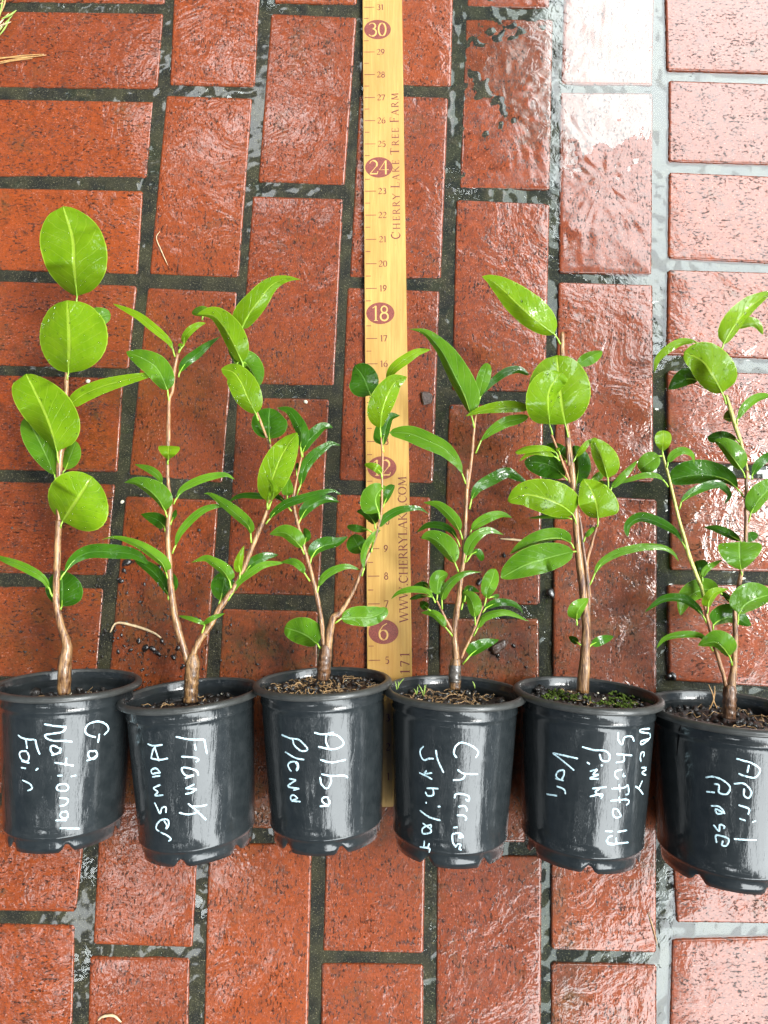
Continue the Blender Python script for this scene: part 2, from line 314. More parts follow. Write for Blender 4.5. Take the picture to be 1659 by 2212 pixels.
def ink_material():
    m, nt, b, o = mat('white_paint_marker')
    b.inputs['Base Color'].default_value = (0.50, 0.68, 0.74, 1); b.inputs['Roughness'].default_value = 0.5
    a = RAMP(nt, NOISE(nt, o, 900, 4, 0.7), [(0.36, (0.25,) * 3), (0.50, (1,) * 3)])
    nt.links.new(M_(nt, 'MULTIPLY', a, RAMP(nt, NOISE(nt, o, 160, 2), [(0.3, (0.6,) * 3), (0.5, (1,) * 3)])), b.inputs['Alpha'])
    return m
def drop_material():
    m = bpy.data.materials.new('rain_drop'); m.use_nodes = True; b = m.node_tree.nodes['Principled BSDF']
    b.inputs['Transmission Weight'].default_value = 1.0; b.inputs['IOR'].default_value = 1.36; b.inputs['Roughness'].default_value = 0.0
    b.inputs['Base Color'].default_value = (0.97, 1, 0.95, 1)
    return m
MB = {
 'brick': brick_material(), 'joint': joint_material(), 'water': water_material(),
 'Y': leaf_material('young_camellia_leaf', (0.092, 0.188, 0.004), (0.138, 0.240, 0.006), (0.26, 0.36, 0.035), 0.42, 0.6, 0.28, 0.22),
 'G': leaf_material('green_camellia_leaf', (0.045, 0.125, 0.006), (0.082, 0.180, 0.009), (0.15, 0.27, 0.05), 0.36, 0.5, 0.12, 0.14),
 'D': leaf_material('dark_camellia_leaf', (0.014, 0.060, 0.003), (0.032, 0.100, 0.005), (0.075, 0.17, 0.03), 0.28, 0.6, 0.12, 0.08),
 'petiole': simple('leaf_stalk', (0.22, 0.38, 0.03), 0.35, 0.5, 0.3, 0.2, 150),
 'bark': bark_material('peeling_camellia_bark', (0.060, 0.020, 0.008), (0.33, 0.18, 0.070)),
 'barkdark': bark_material('brown_camellia_bark', (0.030, 0.013, 0.007), (0.20, 0.095, 0.040)),
 'barkmid': bark_material('mottled_camellia_bark', (0.035, 0.015, 0.008), (0.30, 0.16, 0.06)),
 'twig': bark_material('young_camellia_twig', (0.15, 0.06, 0.025), (0.34, 0.17, 0.06)),
 'green': bark_material('green_camellia_twig', (0.26, 0.28, 0.05), (0.42, 0.42, 0.10)),
 'pot': pot_material(),
 'rim': simple('pot_lip_plastic', (0.030, 0.031, 0.029), 0.42, 0.4, 0.25, 0.25, 120, 0.0002),
 'ink': ink_material(), 'drop': drop_material(),
 'soil': simple('wet_potting_soil', (0.012, 0.0085, 0.006), 0.4, 0.5, 0.35, 0.6, 350, 0.002),
 'root': simple('pale_root', (0.36, 0.22, 0.10), 0.5, 0.4, 0.2, 0.35, 300),
 'moss': simple('green_moss', (0.055, 0.085, 0.010), 0.8, 0.2, 0.0, 0.6, 500, 0.001),
 'perlite': simple('pale_grit', (0.55, 0.50, 0.38), 0.6, 0.4, 0.2, 0.15, 300),
 'wood': wood_material(),
 'print': simple('dark_red_print', (0.115, 0.022, 0.022), 0.5, 0.3, 0.3, 0.35, 900),
 'oval': simple('maroon_oval_print', (0.15, 0.036, 0.026), 0.5, 0.3, 0.3, 0.3, 900),
 'num': simple('pale_number', (0.44, 0.27, 0.08), 0.5, 0.3, 0.3, 0.1, 900),
 'tape': simple('clear_graft_tape', (0.075, 0.065, 0.055), 0.3, 0.4, 0.5, 0.6, 200, 0.001),
 'crumb': simple('wet_black_bark_crumb', (0.010, 0.008, 0.007), 0.3, 0.5, 0.8, 0.5, 300, 0.001),
 'chip': simple('brown_bark_chip', (0.045, 0.024, 0.016), 0.35, 0.5, 0.8, 0.4, 400, 0.0008),
 'straw': simple('dry_straw', (0.45, 0.33, 0.19), 0.5, 0.4, 0.3, 0.25, 200),
 'needle': simple('dry_pine_needle', (0.36, 0.20, 0.07), 0.5, 0.4, 0.3, 0.25, 200),
 'grass': simple('grass_blade', (0.20, 0.30, 0.05), 0.5, 0.4, 0.2, 0.25, 200),
}

# ------------------------------------------------------------------ mesh helpers
def tag(o, label=None, cat=None, group=None, kind=None):
    if label: o['label'] = label
    if cat: o['category'] = cat
    if group: o['group'] = group
    if kind: o['kind'] = kind
    return o
def build(name, verts, faces, mats, parent=None, fm=None, smooth=True, attrs=None):
    """verts are world points; with a parent they are stored relative to it"""
    off = parent_origin(parent) if parent is not None else Vector((0, 0, 0))
    me = bpy.data.meshes.new(name); me.from_pydata([tuple(Vector(v) - off) for v in verts], [], faces)
    for m in (mats if isinstance(mats, (list, tuple)) else [mats]): me.materials.append(m)
    if fm: me.polygons.foreach_set('material_index', fm)
    me.polygons.foreach_set('use_smooth', [smooth] * len(faces))
    if attrs:
        for k, (typ, vals) in attrs.items():
            a = me.attributes.new(k, typ, 'POINT')
            if typ == 'FLOAT': a.data.foreach_set('value', vals)
            else: a.data.foreach_set('vector', [c for q in vals for c in q])
    me.update(); o = bpy.data.objects.new(name, me); C.objects.link(o)
    if parent is not None: o.parent = parent
    return o
def parent_origin(p):
    v = Vector((0, 0, 0))
    while p is not None: v += p.location; p = p.parent
    return v
def empty(name, loc):
    e = bpy.data.objects.new(name, None); C.objects.link(e); e.location = loc; e.empty_display_size = 0.02; return e
def cr(P, n):
    """Catmull-Rom through points (tuples of any length), n samples"""
    P = [tuple(map(float, p)) for p in P]
    if len(P) == 2:
        return [tuple(a + (b - a) * i / (n - 1) for a, b in zip(*P)) for i in range(n)]
    dl = [0]
    for a, b in zip(P, P[1:]): dl.append(dl[-1] + max(1e-6, math.dist(a[:2], b[:2])))
    Q = [tuple(2 * a - b for a, b in zip(P[0], P[1]))] + P + [tuple(2 * a - b for a, b in zip(P[-1], P[-2]))]
    out = []
    for i in range(n):
        s = dl[-1] * i / (n - 1); k = 0
        while k < len(P) - 2 and s > dl[k + 1]: k += 1
        t = (s - dl[k]) / (dl[k + 1] - dl[k])
        p0, p1, p2, p3 = Q[k:k + 4]
        out.append(tuple(0.5 * (2 * b + (c - a) * t + (2 * a - 5 * b + 4 * c - d) * t * t + (-a + 3 * b - 3 * c + d) * t ** 3)
                         for a, b, c, d in zip(p0, p1, p2, p3)))
    return out
def tube(pts, rad, V, F, seg=10, cap=True, lump=0.0, seed=0):
    """append a tube along world pts with per-point radii"""
    base = len(V); n = len(pts); ref = Vector((0.13, 0.07, 1)).normalized()
    for i, p in enumerate(pts):
        d = (pts[min(i + 1, n - 1)] - pts[max(i - 1, 0)])
        d = d.normalized() if d.length > 1e-9 else Vector((0, 1, 0))
        a = d.cross(ref)
        a = a.normalized() if a.length > 1e-4 else d.orthogonal().normalized()
        b = a.cross(d).normalized()
        for j in range(seg):
            th = 2 * math.pi * j / seg
            r = rad[i]
            if lump: r *= 1 + lump * noise.noise(Vector((j * 0.9 + seed, i * 0.35, seed)))
            V.append(p + a * (math.cos(th) * r) + b * (math.sin(th) * r))
    for i in range(n - 1):
        for j in range(seg):
            q = base + i * seg; j2 = (j + 1) % seg
            F.append((q + j, q + j2, q + seg + j2, q + seg + j))
    if cap:
        F.append(tuple(base + j for j in range(seg))[::-1]); F.append(tuple(base + (n - 1) * seg + j for j in range(seg)))
def blob(c, r, V, F, seed, sq=(1, 1, 1), rough=0.35, sub=2):
    import bmesh
    bm = bmesh.new(); bmesh.ops.create_icosphere(bm, subdivisions=sub, radius=1)
    base = len(V); rr = Matrix.Rotation(seed * 2.1, 3, 'Z')
    for w in bm.verts:
        d = w.co.normalized(); k = 1 + rough * noise.noise(d * 1.7 + Vector((seed, seed * 0.7, 3)))
        q = rr @ Vector((d.x * sq[0], d.y * sq[1], d.z * sq[2])) * (r * k)
        V.append(Vector(c) + q)
    for f in bm.faces: F.append(tuple(base + w.index for w in f.verts))
    bm.free()

# ------------------------------------------------------------------ paving (points in the 1659 x 2212 frame)
def sc_(y): return pxin(y) * IN
BR = []   # corners TL TR BR BL, z offsets, lies: 'h' or 'v'
def hb(right, rows):
    for (xr1, yt_r, xr2, yb_r, yt_l, yb_l) in rows:
        w1 = 7.7 * sc_(yt_r); w2 = 7.7 * sc_(yb_r)
        BR.append((((xr1 - w1, 2 * yt_l - yt_r if False else yt_l), (xr1, yt_r), (xr2, yb_r), (xr2 - w2, yb_l)), 'h'))
hb(True, [(355, -190, 353, -30, -200, -38), (354, -10 - 170, 354, -180, -190, -190)][:1])
hb(True, [(362, -165, 356, 8, -172, 2), (353, 28, 340, 192, 22, 186), (331, 218, 316, 383, 211, 379), (309, 411, 298, 592, 403, 579), (296, 616, 278, 796, 602, 786),
          (267, 816, 253, 1020, 806, 1011), (249, 1045, 229, 1244, 1034, 1234), (224, 1270, 208, 1466, 1261, 1458), (206, 1492, 190, 1717, 1484, 1711),
          (187, 1742, 164, 1971, 1736, 1963), (161, 1998, 155, 2240, 1988, 2232), (152, 2266, 140, 2500, 2258, 2492)])
BR = BR[1:]
def V4(*q): BR.append((q, 'v'))
def chain(*qs):
    for q in qs: V4(*q)
chain(((386, -240), (571, -240), (551, 188), (366, 183)), ((359, 205), (545, 211), (516, 599), (322, 592)), ((318, 620), (513, 629), (481, 1043), (277, 1026)),
      ((271, 1071), (472, 1080), (441, 1535), (228, 1532)), ((225, 1560), (440, 1562), (416, 2048), (200, 2041)), ((193, 2066), (410, 2069), (400, 2540), (180, 2536)))
chain(((606, -400), (778, -400), (771, 10), (592, 5)), ((585, 28), (771, 36), (745, 400), (557, 392)), ((545, 422), (742, 428), (722, 833), (515, 829)),
      ((511, 857), (712, 861), (690, 1288), (487, 1283)), ((480, 1314), (688, 1320), (678, 1793), (455, 1789)), ((450, 1820), (674, 1824), (663, 2310), (437, 2310)))
chain(((794, -200), (983, -200), (975, 186), (779, 180)), ((776, 203), (969, 209), (953, 601), (755, 598)), ((750, 620), (950, 628), (936, 1044), (732, 1037)),
      ((727, 1067), (931, 1073), (924, 1551), (714, 1548)), ((711, 1577), (924, 1580), (915, 2061), (697, 2055)), ((694, 2081), (915, 2083), (914, 2560), (690, 2560)))
chain(((1013, -380), (1196, -380), (1188, 14), (1009, 12)), ((1006, 37), (1196, 37), (1189, 408), (993, 405)), ((986, 430), (1188, 439), (1179, 845), (976, 843)),
      ((970, 872), (1175, 875), (1167, 1307), (956, 1305)), ((950, 1336), (1165, 1336), (1165, 1821), (942, 1819)), ((944, 1848), (1171, 1850), (1169, 2330), (941, 2330)))
chain(((1226, -200), (1419, -200), (1412, 180), (1213, 178)), ((1211, 195), (1413, 197), (1409, 592), (1208, 588)), ((1207, 608), (1411, 614), (1413, 1041), (1197, 1037)),
      ((1197, 1066), (1420, 1078), (1419, 1530), (1194, 1528)), ((1192, 1556), (1419, 1559), (1418, 2059), (1191, 2052)), ((1191, 2081), (1420, 2085), (1420, 2560), (1190, 2560)))
for (xl1, ytl, ytr, xl2, ybl, ybr) in [(1433, -230, -226, 1435, -60, -56), (1436, -35, -32, 1440, 152, 158), (1445, 172, 179, 1444, 349, 355), (1445, 370, 379, 1443, 558, 568), (1443, 582, 588, 1440, 766, 774),
        (1441, 799, 806, 1443, 997, 1004), (1449, 1029, 1033, 1449, 1231, 1235), (1442, 1262, 1264, 1446, 1470, 1484), (1447, 1506, 1512, 1448, 1716, 1722), (1448, 1745, 1748, 1462, 1993, 1996),
        (1453, 2029, 2024, 1446, 2262, 2262), (1446, 2290, 2290, 1446, 2520, 2520)]:
    s1, s2 = sc_(ytl), sc_(ybl)
    w1, w2 = 7.7 * s1, 7.7 * s2
    k = w1 / 215.0
    BR.append((((xl1, ytl), (xl1 + w1, ytl + (ytr - ytl) * k), (xl2 + w2, ybl + (ybr - ybl) * k), (xl2, ybl)), 'h'))
BV, BF, tone, grain, calm = [], [], [], [], []
def add_brick(c4, lies, zs=(0, 0, 0, 0), cm=0.0):
    """c4: world corners TL TR BR BL in xy; worn edges, rounded arris, slightly uneven outline"""
    tn = random.random(); sx, sy = random.uniform(-5, 5), random.uniform(-5, 5)
    TL, TR, BRc, BL = [Vector((c.x, c.y)) for c in c4]
    out = []; nrm = []
    ex = (TR - TL).normalized()
    sides = [(TL, TR), (TR, BRc), (BRc, BL), (BL, TL)]
    for a, b in sides:
        ln = (b - a).length; n = max(10, int(ln / 0.0025)); d = (b - a) / ln; nn = Vector((-d.y, d.x)) if True else d
        for i in range(n):
            p = a + (b - a) * (i / n)
            w = 0.0011 * noise.noise(Vector((p.x * 260, p.y * 260, sx))) + 0.0008 * noise.noise(Vector((p.x * 60, p.y * 60, sy))) + 0.0022 * max(0, noise.noise(Vector((p.x * 110, p.y * 110, sy + 3))) - .28) - 0.0004
            e = min(i, n - i) * ln / n
            rc = 0.0022 * max(0.0, 1 - e / 0.0035) ** 1.6
            out.append(p); nrm.append((nn * -1, w + rc))
    cen = (TL + TR + BRc + BL) / 4
    # side TL->TR: inward direction is toward the centre
    inn = []
    for p, (nn, w) in zip(out, nrm):
        s = 1 if (cen - p).dot(nn) > 0 else -1
        inn.append(nn * s)
    def zat(p):
        W_ = (p - TL).dot((TR - TL)) / (TR - TL).length_squared
        H_ = (p - TL).dot((BL - TL)) / (BL - TL).length_squared
        W_, H_ = min(1, max(0, W_)), min(1, max(0, H_))
        return (zs[0] * (1 - W_) + zs[1] * W_) * (1 - H_) + (zs[3] * (1 - W_) + zs[2] * W_) * H_
    n = len(out); base = len(BV)
    rings = [(0.0, -0.012), (0.0, -0.0022), (0.0003, -0.0011), (0.0009, -0.0004), (0.0016, -0.0001), (0.0026, 0.0)]
    A_ = (TR - TL); B_ = (BL - TL); la, lb = A_.length, B_.length
    det = A_.x * B_.y - A_.y * B_.x
    for (off, dz) in rings:
        for p, d, (nn, w) in zip(out, inn, nrm):
            e = p + d * w - TL
            aa = (e.x * B_.y - e.y * B_.x) / det; bb = (A_.x * e.y - A_.y * e.x) / det
            aa = min(max(aa, off / la), 1 + (BRc - BL - A_).dot(A_) / la ** 2 * bb - off / la)
            bb = min(max(bb, off / lb), 1 + (BRc - TR - B_).dot(B_) / lb ** 2 * aa - off / lb)
            q = TL + A_ * aa + B_ * bb
            BV.append(Vector((q.x, q.y, zat(q) + dz))); tone.append(tn); calm.append(cm)
            g = q - TL; lx, ly = g.dot(ex), g.dot(Vector((-ex.y, ex.x)))
            grain.append((lx + sx, ly + sy, dz) if lies == 'h' else (ly + sx, lx + sy, dz))
    for r in range(len(rings) - 1):
        for i in range(n):
            j = (i + 1) % n; a = base + r * n
            BF.append((a + i, a + n + i, a + n + j, a + j))
    top = base + (len(rings) - 1) * n
    # face of the brick: rings shrinking to the centre, with a slight sag and wear
    am = lambda p: math.atan2(p.y - cen.y, p.x - cen.x)
    last = am(BV[top])
    for i in range(1, n):                 # keep the ring from folding over itself at the corners
        a_ = am(BV[top + i]); d_ = (a_ - last + math.pi) % (2 * math.pi) - math.pi
        if d_ > 0: BV[top + i] = BV[top + i - 1].copy()
        else: last = a_
    tc_ = [BV[top + i] for i in range(n)]; cz = sum((q.z for q in tc_)) / n; cc = Vector((cen.x, cen.y, cz))
    prev = top
    wav = 0.0005 if min(zs) < -0.0015 else 0.0
    for f in ((0.96, 0.92, 0.88, 0.82, 0.76, 0.7, 0.64, 0.58, 0.52, 0.46, 0.4, 0.34, 0.28, 0.22, 0.15, 0.08) if wav else (0.75, 0.5, 0.25)):
        cur = len(BV)
        for p in tc_:
            q = cc + (p - cc) * f; q.z = p.z * f + cz * (1 - f) if not wav else zat(Vector((q.x, q.y))) + wav * (1 - f) ** 0.3 * (noise.noise(Vector((q.x * 45, q.y * 45, 2))) + 0.7 * noise.noise(Vector((q.x * 140, q.y * 140, 5))))
            BV.append(q); tone.append(tn); calm.append(cm)
            g = Vector((q.x, q.y)) - TL; lx, ly = g.dot(ex), g.dot(Vector((-ex.y, ex.x)))
            grain.append((lx + sx, ly + sy, 0) if lies == 'h' else (ly + sx, lx + sy, 0))
        for i in range(n):
            j = (i + 1) % n; BF.append((prev + i, cur + i, cur + j, prev + j))
        prev = cur
    BV.append(cc); tone.append(tn); calm.append(cm)
    g = cen - TL; lx, ly = g.dot(ex), g.dot(Vector((-ex.y, ex.x)))
    grain.append((lx + sx, ly + sy, 0) if lies == 'h' else (ly + sx, lx + sy, 0))
    for i in range(n): BF.append((prev + i, len(BV) - 1, prev + (i + 1) % n))
for c4, lies in BR:
    zs = [random.uniform(-0.0004, 0.0005)] * 4; cm = 0.0
    cx_ = sum(c[0] for c in c4) / 4; cy_ = sum(c[1] for c in c4) / 4
    if 1200 < cx_ < 1430 and cy_ < 190: zs = [-0.0028, -0.0026, -0.0023, -0.0024]; cm = 1
    elif 1200 < cx_ < 1430 and cy_ < 595: zs = [-0.0022, -0.0019, -0.0006, -0.0009]; cm = 0.85
    elif 990 < cx_ < 1200 and cy_ < 420: zs = [-0.0021, -0.0021, -0.0015, -0.0012]; cm = 0.8
    elif cx_ > 1430 and cy_ < 570: cm = 0.62
    elif cx_ > 1430 and cy_ > 2030: cm = 0.6
    elif cx_ > 1430: cm = 0.4
    add_brick([at(*c) for c in c4], lies, zs, cm)
# paving carries on beyond the picture
hull = [at(-60, -160), at(1800, -160), at(1860, 2480), at(-330, 2480)]
def inside(p):
    s = None
    for a, b in zip(hull, hull[1:] + hull[:1]):
        c = (b.x - a.x) * (p.y - a.y) - (b.y - a.y) * (p.x - a.x)
        if s is None: s = c > 0
        elif (c > 0) != s: return False
    return True
ang = R(1.5); ex = Vector((math.cos(ang), math.sin(ang))); ey = Vector((-ex.y, ex.x))
lw, lh = 8.15 * IN, 4.1 * IN
for i in range(-7, 8):
    for j in range(-13, 14):
        o0 = ex * (i * lw + (j % 2) * lw / 2) + ey * (j * lh)
        cs = [o0 + ex * (a * 3.86 * IN) + ey * (b * 1.86 * IN) for a, b in ((-1, 1), (1, 1), (1, -1), (-1, -1))]
        if any(inside(c) for c in cs + [o0]): continue
        add_brick(cs, 'h')
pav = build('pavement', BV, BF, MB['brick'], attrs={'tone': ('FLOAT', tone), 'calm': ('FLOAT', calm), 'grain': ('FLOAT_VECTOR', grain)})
tag(pav, 'wet red brick paving laid in columns with dark sandy joints', None, None, 'structure')
# bedding sand in the joints: uneven, so the rain water stands in the low places
GV, GF = [], []; nx, ny = 420, 520; gx, gy = 1.5, 1.7
for j in range(ny):
    for i in range(nx):
        x = -gx / 2 + gx * i / (nx - 1); y = -gy / 2 + 0.03 + gy * j / (ny - 1)
        z = -0.0030 + 0.0016 * noise.noise(Vector((x * 28, y * 28, 0))) + 0.0012 * noise.noise(Vector((x * 130, y * 130, 4)))
        z += 0.0021 * (1 - min(1, max(0, (x + 0.02) / 0.22)))
        z -= 0.0010 * min(1, max(0, (x - 0.1) / 0.1))
        GV.append((x, y, min(z, -0.0010 + 0.0004 * noise.noise(Vector((x * 300, y * 300, 9))))))
for j in range(ny - 1):
    for i in range(nx - 1):
        a = j * nx + i; GF.append((a, a + 1, a + nx + 1, a + nx))
s = 4.0; b0 = len(GV); GV += [(-s, -s, -0.012), (s, -s, -0.012), (s, s, -0.012), (-s, s, -0.012)]; GF.append((b0, b0 + 1, b0 + 2, b0 + 3))
tag(build('ground', GV, GF, MB['joint']), 'dark wet sand and grit showing in the joints', None, None, 'structure')
WV, WF = [], []; q = 0.74
WV = [(-q, -q, -0.00165), (q, -q, -0.00165), (q, q + .1, -0.00165), (-q, q + .1, -0.00165)]; WF = [(0, 1, 2, 3)]
tag(build('water', WV, WF, MB['water']), 'thin rain water standing in the joints and a shallow puddle', None, None, 'structure')

# ------------------------------------------------------------------ yardstick
ZT = 0.0046
e0, e1 = at(783, 0, ZT), at(792.5, 1380, ZT)
ru = (e0 - e1); ru.z = 0; ru.normalize(); rv = Vector((ru.y, -ru.x, 0))
bot = at(794.5, 1742, ZT); org = e1 + ru * (bot - e1).dot(ru)
RW = 1.605 * IN
def rp(n, v, dz=0.0): return org + ru * (n * IN) + rv * v * IN + Vector((0, 0, dz))
stick = empty('yardstick', Vector((org.x, org.y, 0.0006)))
tag(stick, 'long pale wooden yardstick with maroon ovals and numbers lying on the bricks behind the pots', 'yardstick')
SV, SF = [], []
prof = [(0, -0.0040), (0, -0.0004), (0.016, 0), (1.589, 0), (1.605, -0.0004), (1.605, -0.0040)]
ns = 70
for i in range(ns + 1):
    n = -0.02 + 34.6 * i / ns
    for v_, z_ in prof: SV.append(rp(n, v_, z_))
for i in range(ns):
    for j in range(5): a = i * 6 + j; SF.append((a, a + 1, a + 7, a + 6))
    SF.append((i * 6 + 5, i * 6, i * 6 + 6, i * 6 + 11))
SF.append((0, 1, 2, 3, 4, 5)); SF.append(tuple(ns * 6 + j for j in (5, 4, 3, 2, 1, 0)))
build('board', SV, SF, MB['wood'], stick, smooth=False)
def arc(cx, cy, rx, ry, a0, a1, n=14):
    return [(cx + rx * math.cos(R(a0 + (a1 - a0) * i / n)), cy + ry * math.sin(R(a0 + (a1 - a0) * i / n))) for i in range(n + 1)]
TK, TN = 0.14, 0.06
def stem(x, y0=0, y1=1, w=TK): return [(w, [(x, y0), (x, y1)]), (TN * .8, [(x - .13, y0 + .02), (x + .13, y0 + .02)]), (TN * .8, [(x - .13, y1 - .02), (x + .13, y1 - .02)])]
G = {
 'C': (.86, [(TK, arc(.46, .5, .38, .47, 75, 285)), (TN, arc(.46, .5, .38, .47, 30, 75, 4)), (TN, arc(.46, .5, .38, .47, 285, 325, 4)), (TN, [(.80, .68), (.80, .95)])]),
 'H': (.98, stem(.18) + stem(.80) + [(TN, [(.18, .52), (.80, .52)])]),
 'E': (.72, stem(.18) + [(TN, [(.18, .97), (.62, .97), (.63, .80)]), (TN, [(.18, .52), (.52, .52)]), (TN, [(.52, .42), (.52, .62)]), (TN, [(.18, .03), (.64, .03), (.68, .24)])]),
 'R': (.86, stem(.18) + [(TN, [(.18, .97), (.42, .97)]), (TK * .8, arc(.42, .745, .2, .225, 90, -90, 8)), (TN, [(.18, .5), (.42, .5)]), (TK * .9, [(.40, .5), (.80, .02)]), (TN, [(.74, .02), (.9, .02)])]),
 'Y': (.86, [(TK, [(.06, .97), (.42, .48)]), (TN, [(.78, .97), (.42, .48)]), (TN, [(-.04, .97), (.18, .97)]), (TN, [(.66, .97), (.9, .97)])] + stem(.42, 0, .5)[:2]),
 'L': (.72, stem(.18) + [(TN, [(.18, .03), (.64, .03), (.68, .26)])]),
 'A': (.92, [(TN, [(.08, .0), (.45, 1.0)]), (TK, [(.45, 1.0), (.82, .0)]), (TN, [(.2, .36), (.66, .36)]), (TN, [(-.02, .02), (.2, .02)]), (TN, [(.68, .02), (.96, .02)])]),
 'K': (.90, stem(.18) + [(TN, [(.20, .48), (.72, .97)]), (TK * .9, [(.34, .58), (.84, .02)]), (TN, [(.6, .97), (.84, .97)]), (TN, [(.74, .02), (.95, .02)])]),
 'T': (.82, stem(.41)[:2] + [(TN, [(.04, .80), (.05, .97), (.77, .97), (.78, .80)])]),
 'F': (.70, stem(.18) + [(TN, [(.18, .97), (.64, .97), (.65, .80)]), (TN, [(.18, .52), (.52, .52)]), (TN, [(.52, .42), (.52, .62)])]),
 'M': (1.12, [(TN, [(.14, .02), (.2, .98)]), (TK, [(.2, .98), (.56, .1)]), (TN, [(.56, .1), (.92, .98)]), (TK, [(.92, .98), (.98, .02)]), (TN, [(.02, .02), (.26, .02)]), (TN, [(.84, .02), (1.1, .02)])]),
 'W': (1.28, [(TK, [(.06, .98), (.34, .02)]), (TN, [(.34, .02), (.62, .98)]), (TK, [(.62, .98), (.90, .02)]), (TN, [(.90, .02), (1.2, .98)]), (TN, [(-.04, .98), (.2, .98)]), (TN, [(1.08, .98), (1.3, .98)])]),
 'O': (.98, [(TK, arc(.48, .5, .40, .47, 120, 240)), (TK, arc(.48, .5, .40, .47, -60, 60)), (TN, arc(.48, .5, .40, .47, 60, 120, 6)), (TN, arc(.48, .5, .40, .47, 240, 300, 6))]),
 '.': (.36, [(.15, [(.11, .07), (.25, .07)])]), ' ': (.42, []),
 '0': (.66, [(TK, arc(.33, .5, .24, .48, 110, 250)), (TK, arc(.33, .5, .24, .48, -70, 70)), (TN, arc(.33, .5, .24, .48, 70, 110, 4)), (TN, arc(.33, .5, .24, .48, 250, 290, 4))]),
 '1': (.5, stem(.28)[:2] + [(TN, [(.28, .99), (.08, .84)])]),
 '2': (.66, [(TN, arc(.31, .72, .24, .26, 170, 90, 5)), (TK, arc(.31, .72, .24, .26, 90, -30, 8)), (TN, [(.52, .6), (.08, .05)]), (TK * .8, [(.08, .05), (.56, .05)]), (TN, [(.56, .05), (.6, .22)])]),
 '3': (.62, [(TN, arc(.28, .76, .22, .22, 150, 70, 5)), (TK * .9, arc(.28, .76, .22, .22, 70, -80, 8)), (TK, arc(.28, .29, .27, .28, 80, -90, 9)), (TN, arc(.28, .29, .25, .28, -90, -150, 4))]),
 '4': (.68, [(TN, [(.46, .98), (.04, .33), (.64, .33)]), (TK, [(.46, .0), (.46, .98)])]),
 '5': (.62, [(TN, [(.16, .95), (.13, .56)]), (TK * .8, [(.14, .94), (.54, .94)]), (TN, arc(.27, .3, .27, .3, 120, 60, 4)), (TK, arc(.27, .3, .27, .3, 60, -90, 9)), (TN, arc(.27, .3, .25, .3, -90, -140, 4))]),
 '6': (.66, [(TN, [(.54, .99), (.30, .86), (.14, .62)]), (TK, [(.14, .62), (.08, .4), (.12, .18), (.24, .05)]), (TN, arc(.33, .31, .24, .29, -110, -60, 4)), (TK, arc(.33, .31, .24, .29, -60, 70, 8)), (TN, arc(.33, .31, .24, .29, 70, 150, 5))]),
 '7': (.62, [(TK * .8, [(.05, .93), (.58, .93)]), (TN, [(.05, .97), (.05, .78)]), (TK * .9, [(.56, .93), (.22, .0)])]),
 '8': (.64, [(TK * .8, arc(.32, .75, .19, .22, 0, 360, 16)), (TK, arc(.32, .27, .24, .26, 0, 360, 16))]),
 '9': (.66, [(TK, arc(.32, .68, .23, .29, 0, 360, 16)), (TK * .8, [(.54, .62), (.46, .3), (.14, .02)])]),
}
zl = [0]
def ribbon(pts, w, to3, V, F):
    """flat ribbon of width w through 2-D points"""
    zl[0] = (zl[0] + 1) % 40; dz = 0.00008 + 0.0000035 * zl[0]; base = len(V); n = len(pts)
    for i, p in enumerate(pts):
        a, b = pts[max(0, i - 1)], pts[min(n - 1, i + 1)]
        dx, dy = b[0] - a[0], b[1] - a[1]; l = math.hypot(dx, dy) or 1
        nx_, ny_ = -dy / l * w / 2, dx / l * w / 2
        V.append(to3(p[0] + nx_, p[1] + ny_, dz)); V.append(to3(p[0] - nx_, p[1] - ny_, dz))
    for i in range(n - 1): F.append((base + 2 * i, base + 2 * i + 1, base + 2 * i + 3, base + 2 * i + 2))
def text(s, n0, v0, size, rot, V, F, space=1.0, small=None, bold=1.0):
    """rot False: upright in the picture, centred on (n0, v0); rot True: reads up the stick from n0"""
    wid = sum(G[c][0] for c in s) * size * space
    x = -wid / 2 if not rot else 0.0
    for k, c in enumerate(s):
        sz = size if (small is None or k == 0 or s[k - 1] == ' ') else small
        for w, pts in G[c][1]:
            P = [(x + px * sz, py * sz) for px, py in pts]
            if rot: f = lambda a, b, dz: rp(n0 + a, v0 - b, dz)
            else: f = lambda a, b, dz: rp(n0 - size / 2 + b, v0 + a, dz)
            ribbon(P, w * sz * bold, f, V, F)
        x += G[c][0] * sz * space
    return x
TV, TF = [], []
for n in range(0, 35):
    for h in (0, 0.5):
        k = n + h
        if k == 0 or k > 34: continue
        if n % 6 == 0 and h == 0: continue
        ln = 0.42 if h == 0 else 0.19
        ribbon([(0.055, 0), (0.055 + ln, 0)], 0.026, lambda a, b, dz, k=k: rp(k + b, a, dz), TV, TF)
    if n and n % 6: text(str(n), n, 0.72, 0.25, False, TV, TF, 1.05, bold=1.05)
def fit(s, n0, n1, v0, size, small=None):
    w = text(s, n0, v0, size, True, [], [], 1.0, small)
    text(s, n0, v0, size, True, TV, TF, (n1 - n0) / w, small)
build('scale_marks', TV, TF, MB['print'], stick, smooth=False)['kind'] = 'stuff'; TV, TF = [], []
fit('CHERRY LAKE TREE FARM', 21.0, 27.28, 1.40, 0.35, 0.28)
build('lettering', TV, TF, MB['print'], stick, smooth=False); TV, TF = [], []
fit('WWW.CHERRYLAKE.COM', 6.33, 11.68, 1.50, 0.32)
build('lettering', TV, TF, MB['print'], stick, smooth=False); TV, TF = [], []
fit('171', 4.5, 5.36, 1.52, 0.34)
build('lettering', TV, TF, MB['print'], stick, smooth=False)
